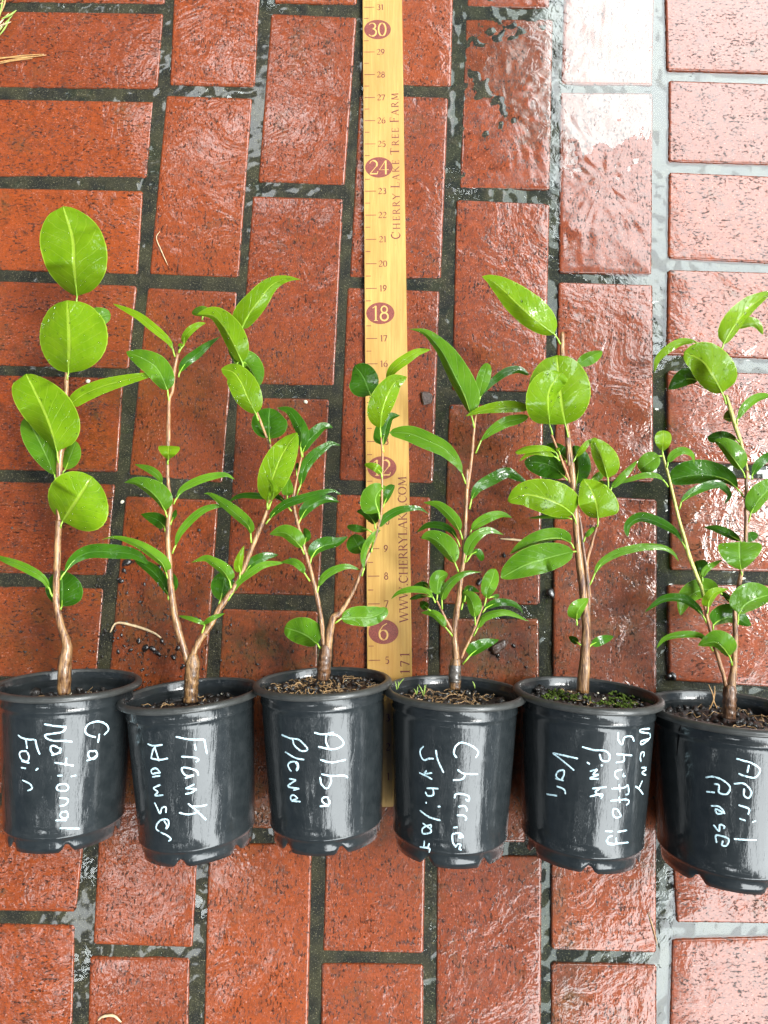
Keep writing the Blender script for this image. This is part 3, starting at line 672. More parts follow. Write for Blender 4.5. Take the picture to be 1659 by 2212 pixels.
for n in (6, 12, 18, 24, 30):
    OV = [rp(n, 0.60, 0.00005)] + [rp(n + 0.435 * math.sin(2 * math.pi * i / 48), 0.60 + 0.54 * math.cos(2 * math.pi * i / 48), 0.00005) for i in range(48)]
    ov = build('oval_mark', OV, [(0, 1 + i, 1 + (i + 1) % 48) for i in range(48)], MB['oval'], stick, smooth=False)
    NV, NF = [], []; zl[0] = 0
    text(str(n), n, 0.60, 0.60, False, NV, NF, 1.0, bold=0.75)
    build('number', NV, NF, MB['num'], ov, smooth=False)

# ------------------------------------------------------------------ pots
CROP = {}
K = 1659.0 / 3072.0
for k_, ox, oy, s_ in [('a', 0, 750, 2.765), ('b', 0, 1450, 2.765), ('c', 0, 2050, 2.765), ('d', 400, 1100, 2.765), ('e', 400, 1700, 2.765), ('f', 700, 1750, 2.765), ('g', 700, 1050, 2.765),
        ('h', 1100, 2000, 2.765), ('i', 1000, 1550, 2.765), ('j', 1200, 1350, 2.765), ('k', 1550, 1250, 2.765), ('l', 1550, 1950, 2.765), ('m', 1900, 1050, 2.765), ('n', 1950, 1700, 2.765),
        ('o', 2472, 1700, 2.765), ('q', 2472, 1100, 2.765), ('r', 2472, 2100, 2.765), ('1', 0, 2600, 2.765), ('2', 450, 2650, 2.765), ('3', 1000, 2630, 2.765), ('4', 1540, 2650, 1.5867),
        ('5', 2060, 2650, 1.5867), ('6', 2472, 2700, 1.5867), ('V', 0, 0, K)]:
    CROP[k_] = (ox, oy, s_)
def px(key, x, y):
    ox, oy, s_ = CROP[key]; return ((ox + x / s_) * K, (oy + y / s_) * K)
def pscale(key): return K / CROP[key][2]
GRP = 'potted camellia cuttings lying in a row on the bricks'
def pot(key, rim, base, Rr, label, strokes, soil_depth=0.14, notch0=0.0, seed=1, rootsn=8, mossy=False, crumbs=40):
    rb = Rr * 0.778
    Cw, Bw = at(*rim, Rr + 0.0006), at(*base, rb + 0.0006)
    ax = (Bw - Cw); Ln = ax.length; ax.normalize()
    root = empty('potted_camellia', Vector((Cw.x, Cw.y, 0.0006))); tag(root, label, 'potted plant', GRP)
    e1 = Vector((1, 0, 0)); e1 = (e1 - ax * e1.dot(ax)).normalized(); e2 = e1.cross(ax); e2 = e2 if e2.z > 0 else -e2
    def P(th, r, l): return Cw + ax * (l * Ln) + e1 * (math.cos(th) * r * Rr) + e2 * (math.sin(th) * r * Rr)
    ns = 120
    outer = [(.91, .030), (.893, .045), (.887, .095), (.894, .102), (.894, .112), (.880, .120), (.877, .15), (.858, .35), (.832, .60), (.808, .82), (.797, .885), (.804, .893), (.804, .903), (.788, .912), (.772, .93), (.764, .965), (.758, 1.0)]
    V, F = [], []
    rings = []
    for k, (r, l) in enumerate(outer):
        ring = []
        for j in range(ns):
            th = 2 * math.pi * j / ns
            wob = 1 + 0.004 * math.sin(3 * th + seed) * l
            ll = l
            if l > 0.92:
                ph = ((th + notch0) / (2 * math.pi) * 6) % 1.0
                nt_ = min(1, max(0.0, 1 - abs(ph - 0.5) / 0.13) * 1.3) ** 1.5
                ll = 0.918 + (l - 0.918) * (1 - 0.55 * nt_)
                wob *= 1 - 0.02 * nt_
            ring.append(len(V)); V.append(P(th, r * wob, ll))
        rings.append(ring)
    # closed bottom set in from the feet
    for r, l in ((.735, 1.0), (.73, .955), (.40, .95), (.02, .95)):
        ring = []
        for j in range(ns):
            th = 2 * math.pi * j / ns; ph = ((th + notch0) / (2 * math.pi) * 6) % 1.0
            nt_ = min(1, max(0.0, 1 - abs(ph - 0.5) / 0.13) * 1.3) ** 1.5
            ll = l if l < .99 else 0.918 + (l - 0.918) * (1 - 0.55 * nt_)
            ring.append(len(V)); V.append(P(th, r, min(ll, l)))
        rings.append(ring)
    for a, b in zip(rings, rings[1:]):
        for j in range(ns): F.append((a[j], b[j], b[(j + 1) % ns], a[(j + 1) % ns]))
    F.append(tuple(rings[-1]))
    # inner wall
    inn = []
    for r, l in ((.905, .012), (.875, .04), (.862, .10), (.868, .105), (.855, .13), (.835, .30), (.81, .45)):
        ring = []
        for j in range(ns): ring.append(len(V)); V.append(P(2 * math.pi * j / ns, r, l))
        inn.append(ring)
    for a, b in zip(inn, inn[1:]):
        for j in range(ns): F.append((a[j], a[(j + 1) % ns], b[(j + 1) % ns], b[j]))
    body = build('pot', V, F, MB['pot'], root)
    # lip
    LV, LF = [], []; lp = [(.900, .020), (.905, .004), (.925, -.002), (.962, .000), (.992, .010), (1.0, .022), (.996, .036), (.975, .040), (.925, .034), (.89, .045)]
    for r, l in lp:
        for j in range(ns):
            th = 2 * math.pi * j / ns
            LV.append(P(th, r * (1 + 0.003 * math.sin(2 * th + seed * 2)), l))
    for k in range(len(lp) - 1):
        for j in range(ns): LF.append((k * ns + j, (k + 1) * ns + j, (k + 1) * ns + (j + 1) % ns, k * ns + (j + 1) % ns))
    build('lip', LV, LF, MB['rim'], body)
    # handwriting in paint marker, laid on the wall of the pot
    bv = BVHTree.FromPolygons([tuple(v) for v in V], F); o0 = Vector((0, 0, HCAM))
    HV, HF = [], []; w0 = 0.00068
    for si, st in enumerate(strokes):
        pts = [px(key, *p) for p in st]
        ln = sum(math.dist(a, b) for a, b in zip(pts, pts[1:])); pts = cr(pts, max(4, int(ln / 2.2)))
        hit = []
        for p in pts:
            d = ray(*p).normalized(); h = bv.ray_cast(o0, d)
            if h[0] is not None: hit.append((h[0], h[1] if h[1].dot(d) < 0 else -h[1]))
        if len(hit) < 2: continue
        b0 = len(HV); n = len(hit)
        for i, (h, nm) in enumerate(hit):
            t = (hit[min(n - 1, i + 1)][0] - hit[max(0, i - 1)][0]).normalized(); sd = t.cross(nm).normalized()
            w = w0 * (0.95 + 0.28 * noise.noise(Vector((i * 0.35, si, seed)))) * (0.72 if i in (0, n - 1) else 1)
            off = nm * (0.00022 + 0.000006 * (si % 30))
            HV.append(h + off * 0.3 + sd * w); HV.append(h + off + sd * w * .4); HV.append(h + off - sd * w * .4); HV.append(h + off * 0.3 - sd * w)
        for i in range(n - 1):
            for q_ in range(3): a = b0 + 4 * i + q_; HF.append((a, a + 1, a + 5, a + 4))
    if HV: build('handwriting', HV, HF, MB['ink'], body)
    # soil
    rnd = random.Random(seed); SV_, SF_ = [], []; nr = 26; ns2 = 72
    def sl_(r, th): return soil_depth + 0.030 * noise.noise(Vector((r * 4 * math.cos(th), r * 4 * math.sin(th), seed))) + 0.022 * noise.noise(Vector((r * 15 * math.cos(th), r * 15 * math.sin(th), seed + 3)))
    for k in range(nr + 1):
        for j in range(ns2):
            th = 2 * math.pi * j / ns2; r = .862 * k / nr
            SV_.append(P(th, r, sl_(r, th)))
    for k in range(nr):
        for j in range(ns2): a = k * ns2 + j; b = k * ns2 + (j + 1) % ns2; SF_.append((a, a + ns2, b + ns2, b))
    for k in range(crumbs * 2):
        th, r = rnd.uniform(0, 6.28), .86 * math.sqrt(rnd.random())
        blob(P(th, r, sl_(r, th) - .008), rnd.uniform(.0008, .0036) * (1.5 if rnd.random() < .12 else 1), SV_, SF_, rnd.random() * 40, (1, rnd.uniform(.5, 1), rnd.uniform(.5, 1)), .8, 1)
    soil = build('soil', SV_, SF_, MB['soil'], root)
    RV, RF = [], []
    for k in range(rootsn):
        th, r = rnd.uniform(0, 6.28), .80 * math.sqrt(rnd.random()); hd = rnd.uniform(0, 6.28); pts = []
        x_, y_ = r * math.cos(th), r * math.sin(th); m_ = rnd.randint(5, 14)
        for q_ in range(m_):
            hd += rnd.uniform(-.7, .7); x_ += .05 * math.cos(hd); y_ += .05 * math.sin(hd)
            rr = math.hypot(x_, y_)
            if rr > .86: break
            pts.append(P(math.atan2(y_, x_), rr, sl_(rr, math.atan2(y_, x_)) - .012 - .012 * rnd.random()))
        if len(pts) > 2:
            pts = [Vector(p) for p in cr([tuple(p) for p in pts], len(pts) * 3)]
            r0 = rnd.uniform(.00022, .0005); tube(pts, [r0 * (1 - .6 * i / len(pts)) for i in range(len(pts))], RV, RF, 5)
    if RV: build('roots', RV, RF, MB['root'], soil)['kind'] = 'stuff'
    PV, PF = [], []
    for k in range(7):
        th, r = rnd.uniform(0, 6.28), .8 * math.sqrt(rnd.random()); blob(P(th, r, sl_(r, th) - .01), rnd.uniform(.0007, .0015), PV, PF, k + seed, (1, .8, .8), .3, 1)
    build('grit', PV, PF, MB['perlite'], soil)['kind'] = 'stuff'
    if mossy:
        QV, QF = [], []
        for (mx, my, mr) in ((-.18, -.25, .16), (.02, -.3, .14), (.20, .0, .13), (.55, -.15, .2), (.62, -.45, .18), (-.45, -.2, .12), (.45, .1, .13), (-.3, -.5, .12)):
            for k in range(70):
                a, rr_ = rnd.uniform(0, 6.28), mr * math.sqrt(rnd.random()); x_, y_ = mx + rr_ * math.cos(a), my + rr_ * math.sin(a); rr = math.hypot(x_, y_)
                if rr > .88: continue
                blob(P(math.atan2(y_, x_), rr, sl_(rr, math.atan2(y_, x_)) - .015 - .02 * rnd.random() * (1 - rr_ / mr)), rnd.uniform(.0006, .0014), QV, QF, rnd.random() * 50, (1, 1, 1), .5, 1)
        build('moss', QV, QF, MB['moss'], soil)['kind'] = 'stuff'
    return root, P, sl_

S1 = [[(1150,940),(1200,880),(1170,820),(1080,790),(980,820),(945,870),(950,920),(1000,950),(1060,965)],[(1100,925),(1085,1025)],[(1040,1120),(990,1120),(975,1160),(1000,1200),(1050,1200),(1075,1160),(1060,1120),(1030,1115)],[(1075,1160),(1020,1200),(960,1225)],
 [(490,820),(600,840),(735,850)],[(735,850),(690,905),(580,925),(500,940),(520,980),(600,1005),(700,1005),(800,1015)],[(660,1090),(600,1060),(560,1070),(570,1130),(620,1150),(670,1110),(660,1080)],[(675,1130),(570,1165)],[(605,1245),(700,1260),(815,1280)],[(735,1190),(725,1280)],
 [(635,1390),(690,1388)],[(785,1400),(840,1385)],[(720,1480),(650,1490),(625,1530),(660,1555),(730,1555),(755,1530),(740,1490),(700,1480)],[(655,1635),(740,1645),(750,1680),(715,1715),(660,1725)],[(750,1790),(690,1790),(665,1830),(700,1860),(745,1850),(750,1800)],[(740,1880),(615,1885)],
 [(660,1970),(880,1975)],[(200,940),(240,970),(320,990),(380,990)],[(390,990),(410,1080),(440,1155)],[(285,990),(300,1090)],[(300,1120),(240,1120),(215,1150),(240,1210),(300,1230),(320,1180),(300,1125)],[(240,1230),(330,1250)],[(235,1300),(290,1310)],[(395,1330),(425,1305)],[(250,1440),(330,1480),(355,1530),(305,1555)]]
S2 = [[(700,820),(850,850),(1015,850)],[(1015,850),(1045,1010)],[(910,900),(920,970)],[(760,1040),(900,1050),(950,1075),(920,1100)],[(950,1250),(930,1200),(850,1170),(770,1165),(780,1220),(830,1255),(900,1240)],[(800,1280),(900,1250)],[(905,1345),(840,1380),(810,1395)],[(810,1390),(930,1400)],[(930,1400),(870,1440),(805,1455)],
 [(835,1560),(930,1640),(1035,1740)],[(1045,1575),(960,1590),(880,1590)],[(735,1660),(830,1680),(900,1670),(960,1640)],[(390,900),(450,920),(555,910)],[(480,930),(450,960),(425,1060)],[(425,1060),(520,1075),(615,1060)],[(470,950),(515,1090)],[(530,1220),(480,1170),(430,1190),(440,1230),(490,1220),(530,1220)],[(440,1265),(530,1250)],
 [(530,1350),(455,1390),(500,1430),(470,1470),(565,1465)],[(465,1550),(490,1600),(525,1670),(545,1610),(590,1600),(590,1660)],[(570,1750),(600,1800),(590,1840),(620,1800),(610,1740),(540,1740),(490,1790),(485,1840),(520,1870)],[(535,1880),(600,1910),(645,1950),(620,1975)]]
S3 = [[(710,830),(800,850),(925,830)],[(860,850),(960,860),(1035,940),(1000,990),(900,1015),(755,985)],[(845,850),(840,930),(870,1000)],[(775,1130),(900,1160),(1060,1130)],[(790,1290),(900,1310),(1040,1305),(1080,1330)],[(890,1310),(895,1380),(850,1450),(790,1400),(775,1320)],
 [(870,1550),(820,1545),(795,1580),(830,1620),(870,1630),(880,1590),(860,1560)],[(770,1645),(870,1640)],[(350,855),(450,895),(540,910),(630,1000),(620,1030),(560,1030),(490,970),(470,900)],[(390,1045),(500,1110),(600,1130)],[(500,1160),(525,1200),(510,1250),(535,1220),(520,1160),(450,1155),(420,1190),(440,1240),(460,1260)],
 [(435,1340),(510,1355)],[(510,1355),(440,1400),(425,1430),(545,1450)],[(545,1450),(480,1465)],[(530,1560),(480,1520),(450,1540),(460,1580),(520,1560)],[(460,1585),(560,1595)]]
S4 = [[(575,605),(592,570),(560,535),(490,508),(450,530),(437,575),(455,605)],[(460,680),(500,705),(590,708)],[(510,710),(490,740),(432,747)],[(510,865),(530,880),(530,850),(490,835),(450,835),(440,860)],[(465,915),(500,910),(520,930),(515,945)],[(455,970),(495,970),(515,985),(510,1005)],[(432,1048),(460,1045)],
 [(480,1080),(470,1110),(495,1105),(475,1085),(430,1090),(430,1140),(445,1165)],[(445,1172),(465,1150),(480,1160),(470,1180),(485,1190)],[(245,530),(222,560),(230,600),(250,620),(275,610),(310,610)],[(322,555),(335,620),(372,700)],[(218,700),(260,720),(300,742)],[(265,685),(250,705),(300,700)],
 [(265,797),(340,800)],[(305,800),(305,840),(270,845),(255,820)],[(260,885),(262,895)],[(335,915),(352,913)],[(222,940),(280,980),(352,1003)],[(240,1020),(290,1060),(285,1080),(240,1085),(240,1050),(290,1030),(290,1050)],[(222,1170),(280,1180),(280,1205)],[(250,1130),(245,1175)],[(280,1145),(270,1180)]]
S5 = [[(855,420),(800,425),(795,440),(850,450)],[(855,445),(855,480),(800,500),(805,520),(850,490)],[(815,600),(820,570),(800,575),(795,605),(800,630)],[(800,668),(832,668)],[(832,680),(805,700),(830,715)],[(762,785),(785,800),(812,835)],[(785,800),(808,750)],
 [(655,440),(655,490),(680,520),(695,475),(740,470),(755,500)],[(642,580),(742,590)],[(690,590),(690,625),(640,635)],[(680,680),(640,690),(635,720),(655,740)],[(690,700),(685,722),(700,720)],[(610,800),(690,795),(715,780),(720,830),(700,840)],[(660,770),(665,820)],[(605,877),(710,870),(720,890),(705,905)],[(660,850),(665,890)],
 [(650,930),(665,960),(670,975),(640,985),(620,960),(625,930),(650,930)],[(570,1070),(620,1072)],[(650,1075),(710,1065)],[(620,1100),(590,1110),(590,1150),(640,1150),(640,1110)],[(575,1130),(610,1150),(718,1142)],[(425,535),(500,555),(570,560),(600,590),(590,625),(550,620),(535,580)],[(455,632),(475,645)],[(545,655),(555,650)],
 [(475,690),(520,680),(495,710),(530,710)],[(530,712),(475,735),(530,738)],[(475,850),(550,835),(545,865)],[(490,800),(580,790)],[(540,800),(510,820),(540,850)],[(240,575),(310,630),(375,685)],[(245,575),(400,610)],[(310,680),(275,690),(260,720),(290,745),(310,710),(310,680)],[(255,735),(310,750)],[(265,785),(310,805),(320,835)],[(200,835),(268,845)]]
S6 = [[(555,650),(600,645),(660,665),(710,710),(690,755),(640,745),(640,700),(610,690)],[(560,740),(615,745)],[(590,830),(640,835),(670,870),(630,880),(620,850),(680,880)],[(605,950),(640,990),(645,950),(675,960),(670,975)],[(665,1050),(660,1080),(690,1080),(700,1040),(650,1020),(620,1020),(625,1065)],
 [(750,530),(800,545),(850,560),(900,600),(870,650),(800,640),(765,625)],[(830,570),(820,620)],[(735,690),(800,690),(845,740),(830,780),(800,765),(800,720)],[(765,825),(830,850),(825,885)],[(770,910),(810,925)],[(850,935),(875,925)],[(735,1040),(800,1045),(880,1048)]]
RI = 2.27 * IN
p1, P1, sl1 = pot('1', (149, 1472), (141, 1793), RI, 'leftmost grey pot, its stem bearing big round yellow green leaves', S1, 0.15, 0.45, 1, 6, crumbs=55)
p2, P2, sl2 = pot('2', (412, 1494), (429, 1818), RI * 1.005, 'second pot from the left, two forked stems with long narrow drooping leaves', S2, 0.12, 1.0, 2, 10, crumbs=60)
p3, P3_, sl3 = pot('3', (697, 1468), (706, 1797), RI, 'pot just left of the yardstick, pale roots in its soil, cut leaves above it', S3, 0.07, 0.35, 3, 90, crumbs=90)
p4, P4, sl4 = pot('4', (982, 1488), (971, 1822), RI * 1.015, 'pot right of the yardstick, small arching leaves and grey tape round its graft', S4, 0.11, 0.55, 4, 60, crumbs=70)
p5, P5, sl5 = pot('5', (1268, 1493), (1255, 1830), RI * 1.05, 'pot with green moss on its soil and large glossy round leaves', S5, 0.09, 0.9, 5, 8, True, crumbs=80)
p6, P6, sl6 = pot('6', (1575, 1530), (1568, 1864), RI * 1.14, 'largest pot at the right edge of the photo, with a split in its wall', S6, 0.11, 0.2, 6, 22, crumbs=80)
# ------------------------------------------------------------------ stems and leaves
ZS = 2.32 * IN
def zstem(yv):                       # height of the stems above the bricks along the picture
    return ZS + (0.22 * IN) * min(1, max(0, (1480 - yv) / 500.0))
def stem_(root, key, pts, material, name='stem', zoff=0.0, seg=12, lump=0.16, knots=True):
    """pts: (x, y, radius) in the crop's pixels"""
    P_ = cr([(*px(key, x, y), r * pscale(key)) for x, y, r in pts], max(8, len(pts) * 7))
    W_, rd = [], []
    for x, y, r in P_:
        z = zstem(y) + zoff * IN
        W_.append(at(x, y, z)); rd.append(max(0.0003, r / (FPX / ((z - HCAM) / ray(x, y).z))))
    V, F = [], []; tube(W_, rd, V, F, seg, True, lump, len(V) + x)
    return build(name, V, F, MB[material], root)
SV11 = [-1, -.985, -.8, -.55, -.3, -.1, -.04, 0, .04, .1, .3, .55, .8, .985, 1]
ZK = {'Y': .40, 'G': .08, 'D': -.42, 'O': -.3}
lseed = [0]
def leaf(root, spec, zb=0.0):
    """crop; stalk foot, blade foot, midrib points ...; left half-width, its peak; right half-width, peak; fullness; kind; extra height"""
    f = [q.strip() for q in spec.split(';')]
    key = f[0]; pts = [tuple(float(c) for c in p.split(',')) for p in f[1].split()]
    wl, pl = map(float, f[2].split()); wr, pr = map(float, f[3].split())
    S = float(f[4]) if len(f) > 4 and f[4] else 1.0
    kd = f[5] if len(f) > 5 and f[5] else 'G'
    ze = float(f[6]) if len(f) > 6 and f[6] else 0.0
    lseed[0] += 1; sd_ = lseed[0] * 3.7
    ps = pscale(key)
    PV = [px(key, *p) for p in pts]
    foot = PV[0]; mid = PV[1:]
    if len(mid) < 2: mid = [foot] + mid
    n = 34; M = cr(mid, n)
    S = 1.0 + (S - 0.6) * 0.95
    a0 = (pl * S, (1 - pl) * S * 1.05); a1 = (pr * S, (1 - pr) * S * 1.05)
    def prof(t, a):
        m = a[0] / (a[0] + a[1]); nrm = (m ** a[0]) * ((1 - m) ** a[1])
        return (max(t, 1e-5) ** a[0]) * (max(1 - t, 1e-5) ** a[1]) / nrm
    z0 = zstem(foot[1]) + zb * IN + {'Y': .09, 'G': .05}.get(kd, 0) * IN
    zk = (ZK[kd] + ze) * IN
    ppm = pxin(1100, z0)
    Wf = max(wl, wr) * ps / ppm
    length = sum(math.dist(a, b) for a, b in zip(M, M[1:])) / ppm
    V, F, A, FM = [], [], [], []
    fold = {'Y': .10, 'G': .14, 'D': .16}.get(kd, .14)
    for i in range(n):
        t = i / (n - 1)
        x, y = M[i][:2]; a, b = M[max(0, i - 1)], M[min(n - 1, i + 1)]
        dx, dy = b[0] - a[0], b[1] - a[1]; l = math.hypot(dx, dy) or 1; dx /= l; dy /= l
        zm = z0 + zk * (1 - (1 - min(1, t * 2.2)) ** 2) - 0.28 * IN * max(0, t - .45) ** 1.5 * (2.2 if kd != 'Y' else 1.2)
        zm = max(zm, 0.006)
        hl, hr = prof(t, a0) * wl * ps, prof(t, a1) * wr * ps
        base_w = 4.5 * ps * (1 - t) + 0.2
        hl, hr = max(hl, base_w), max(hr, base_w)
        hm = max(hl, hr)
        for s_ in SV11:
            side = hl if s_ < 0 else hr
            w = abs(s_) * side
            if abs(s_) == 1: w *= 1 + 0.020 * (((t * length * 900) % 1.0) - .3)
            nx_, ny_ = dy, -dx
            sg = 1 if s_ < 0 else -1
            X, Y = x + nx_ * w * sg, y + ny_ * w * sg
            q_ = side / hm if hm > 0 else 1
            full = hm / ppm
            dz = fold * abs(s_) * side / ppm
            if q_ < .85: dz -= abs(s_) * math.sqrt(max(0, 1 - q_ * q_)) * full * .62
            dz += 0.10 * full * noise.noise(Vector((t * 3.2, s_ * 1.3, sd_)))
            dz -= 0.10 * full * (abs(s_) ** 2)
            V.append(at(X, Y, max(0.0035, zm + dz))); A.append((t, s_, length))
    m_ = len(SV11); hm_all = Wf
    for i in range(n - 1):
        for j in range(m_ - 1): a = i * m_ + j; F.append((a, a + 1, a + m_ + 1, a + m_)); FM.append(0)
    F.append(tuple((n - 1) * m_ + j for j in range(m_))); FM.append(0)
    # stalk and raised midrib on the lower side
    nf = len(F); c_ = SV11.index(0)
    foot3 = at(foot[0], foot[1], z0 - 0.0004)
    st = [foot3, foot3.lerp(V[c_], .5) + Vector((0, 0, 0.0006))] + [V[i * m_ + c_] - Vector((0, 0, 0.0007)) for i in range(0, n - 3, 2)]
    r0 = (9.5 if key not in '456' else 5) * ps / ppm
    rd = [r0, r0 * .95] + [r0 * .8 * (1 - k / (n / 2)) + .0001 for k in range(len(st) - 2)]
    nfd = len(F)
    nd = {'Y': 16, 'G': 7, 'D': 5}[kd] if hm_all * length > 0.00025 else 0
    rdm = random.Random(lseed[0])
    for k in range(nd + rdm.randint(0, nd)):
        i_ = rdm.randint(3, n - 5); j_ = rdm.choice((1, 2, 3, 4, 5, 8, 9, 10, 11, 12)); f1, f2 = rdm.random(), rdm.random()
        q0 = V[i_ * m_ + j_].lerp(V[i_ * m_ + j_ + 1], f1); q1 = V[(i_ + 1) * m_ + j_].lerp(V[(i_ + 1) * m_ + j_ + 1], f1)
        dr = rdm.uniform(.00035, .0008) * (1.7 if rdm.random() < .12 else 1)
        bb = len(V); blob(q0.lerp(q1, f2) + Vector((0, 0, dr * .25)), dr, V, F, rdm.random() * 9, (1, rdm.uniform(.8, 1.3), .55), .2, 1)
    FM += [2] * (len(F) - nfd); A += [(0.5, 0.0, length)] * (len(V) - len(A)); nf = len(F)
    b0 = len(V); tube(st, rd, V, F, 7); FM += [1] * (len(F) - nf); A += [(0.5, 0.0, length)] * (len(V) - b0)
    return build('leaf', V, F, [MB[kd], MB['petiole'], MB['drop']], root, FM, True, {'blade': ('FLOAT_VECTOR', A)})
def leaves(root, txt):
    for ln in txt.strip().splitlines():
        if ln.strip(): leaf(root, ln)

# ---- first plant
stem_(p1, 'c', [(710, 2010, 70), (712, 1800, 72), (718, 1640, 72), (738, 1540, 56), (742, 1460, 50), (700, 1330, 42), (650, 1150, 36), (622, 950, 36), (625, 760, 36), (632, 600, 36), (640, 300, 34), (652, 90, 34)], 'bark')
stem_(p1, 'b', [(648, 1800, 22), (652, 1600, 30), (658, 1150, 33), (690, 900, 28), (720, 600, 25), (730, 380, 24), (738, 170, 22), (745, -80, 15), (770, -400, 12), (850, -680, 10)], 'bark', 'shoot')
leaves(p1, '''
a;850,1290 850,1200 818,850 805,560 700,207;372 .62;372 .42;.78;Y;.5
c;672,1075 680,1040 692,850 680,640;190 .5;225 .42;.8;D
c;585,935 545,850 470,725 250,600 0,505 -100,440;48 .4;50 .45;1.1;G;.3
c;665,745 715,660 820,525 1000,440 1280,440 1500,470 1650,575;88 .5;72 .55;1.0;D;.3
b;620,1300 600,1240 480,960 370,750 280,600;160 .6;170 .5;.85;G;-.4
b;690,1240 720,1180 780,1030 840,870;80 .5;110 .5;.85;G;-.6
b;720,520 780,460 930,350 1200,242 1600,146 1750,132 1896,177;86 .2;88 .2;.95;Y;-.2
a;780,1520 850,1480 1000,1440 1225,1405;100 .6;110 .6;.7;G;-.4
a;745,2125 755,2050 762,1700 750,1400 742,1247;322 .5;430 .5;.62;Y;.2
b;650,1110 630,985 545,690 440,430 290,125;255 .75;340 .36;.72;Y
b;670,1830 690,1755 800,1590 900,1440 1020,1262;330 .5;400 .42;.55;Y;.1
''')
# ---- second plant
stem_(p2, '2', [(865, 440, 76), (870, 250, 78), (880, 120, 82), (888, 10, 80), (890, -60, 62), (890, -100, 40)], 'barkmid', 'trunk')
stem_(p2, 'e', [(985, 2700, 34), (940, 2520, 36), (880, 2320, 40), (820, 2060, 38), (785, 1800, 34), (762, 1450, 30), (750, 1200, 28), (765, 1020, 27), (782, 900, 22), (755, 640, 20), (746, 430, 20), (752, 200, 20), (762, -260, 18)], 'bark')
stem_(p2, 'd', [(762, 1850, 18), (762, 1400, 20), (800, 1290, 18), (826, 1030, 20), (862, 865, 20)], 'twig', 'shoot')
stem_(p2, 'f', [(165, 2560, 38), (205, 2400, 38), (275, 2240, 34), (370, 2110, 34), (500, 1880, 34), (640, 1680, 30), (735, 1510, 27), (830, 1270, 27), (900, 1100, 25), (965, 950, 21), (1020, 800, 17)], 'bark', 'branch')
leaves(p2, '''
d;870,1130 882,1070 950,970 1080,870 1200,770 1330,680;60 .35;50 .35;1.1;D
d;830,905 805,820 745,720 560,560 400,440 145,318;45 .45;48 .45;1.0;Y;-.1
d;870,860 925,770 935,690 1000,610 1090,555 1168,532;44 .5;44 .4;1.0;Y
d;870,860 890,800 885,755;24 .5;32 .5;.6;Y
d;765,1395 745,1270 685,1120 600,1000 450,910 290,850;128 .45;140 .35;.8;G;.2
e;690,700 680,640 640,560 540,490 385,435;40 .4;45 .4;1.1;G
e;815,875 850,800 930,700 1100,610 1270,560 1400,550 1490,602;45 .4;42 .5;1.0;G
e;800,1422 835,1330 880,1200 990,1060 1120,950 1250,900 1440,885;40 .4;45 .45;1.0;G;-.2
e;730,1195 715,1130 650,1060 560,1020 450,985;72 .3;80 .3;.9;D
e;780,1105 790,1060 820,990 840,935;22 .5;30 .5;.9;D
e;760,1935 755,1880 680,1730 560,1600 385,1495;55 .5;80 .5;1.0;D
e;785,1895 808,1850 822,1750 805,1640;25 .5;42 .5;.8;D
e;750,1030 720,950 650,825 540,720 400,640 270,635;42 .4;155 .3;1.1;G;.3
e;765,1730 730,1630 690,1530 560,1420 400,1320 180,1245 15,1265;38 .3;82 .17;1.0;G;.3
e;750,435 753,380 758,230;112 .85;125 .85;.45;Y
f;485,1855 500,1800 535,1650 560,1480;140 .5;110 .5;.8;D
f;735,1545 770,1490 850,1400 1000,1320 1145,1300;65 .4;50 .4;1.0;D
f;585,1805 640,1715 720,1590 860,1480 1000,1405 1210,1385;42 .5;40 .5;1.0;G
f;845,1165 835,1060 810,970 640,815 480,690 380,625 318,622;48 .4;75 .35;1.1;G;-.1
f;625,1675 605,1590 540,1480 420,1385 330,1340 180,1380;40 .4;90 .2;1.0;G;.2
f;715,1565 722,1490 705,1420 730,1310 765,1195;55 .3;40 .3;.9;Y
f;1005,955 1050,895 1090,840 1230,735 1450,660 1660,597 1760,590 1844,637;48 .35;46 .4;1.0;D;.75
f;1025,800 1018,700 1060,520 1150,270 1240,100 1350,-55;172 .42;175 .5;.95;Y;.3
f;1030,795 1022,720 1038,620 1055,525;14 .5;22 .5;.7;Y;.6
f;1035,795 1065,700 1095,590 1080,520 1028,455;30 .4;38 .5;.9;Y;.75
f;290,2200 325,2080 300,2050 180,2005 30,1970;26 .4;26 .4;1.0;G;.1
f;300,2190 325,2080 340,2045 420,1995 550,1945;28 .4;28 .4;1.0;G;.1
''')
stem_(p2, 'g', [(1090, 2160, 14), (1060, 2050, 15), (1000, 1900, 14), (935, 1730, 14), (915, 1680, 13), (850, 1500, 10), (750, 1160, 9), (735, 900, 8), (732, 790, 8)], 'twig', 'shoot', -.1)
stem_(p2, 'g', [(1040, 2660, 14), (1120, 2350, 14), (1090, 2160, 14)], 'twig', 'shoot', -.3)
leaves(p2, '''
g;1055,2000 1045,1950 1042,1800 1040,1720 1050,1610;195 .5;200 .45;.62;D
g;925,1750 895,1670 800,1480 730,1320 640,1210 512,1178;150 .52;165 .4;.82;Y
g;750,1215 745,1150 770,1100 860,1220 930,1370;150 .35;60 .3;.6;G;-.45
g;680,1130 700,1100 640,1010 590,940;40 .4;60 .5;.8;D
g;760,1170 742,1100 650,900 540,710 420,590 240,575;80 .32;170 .4;.95;Y;.1
g;300,640 310,590 330,540 185,560;50 .5;60 .5;.8;G
g;735,800 733,740 690,690;22 .5;42 .5;.8;G
g;735,800 735,730 800,600 920,440 1020,300 1120,220 1250,180 1392,188;165 .22;105 .3;1.15;Y;.1
''')
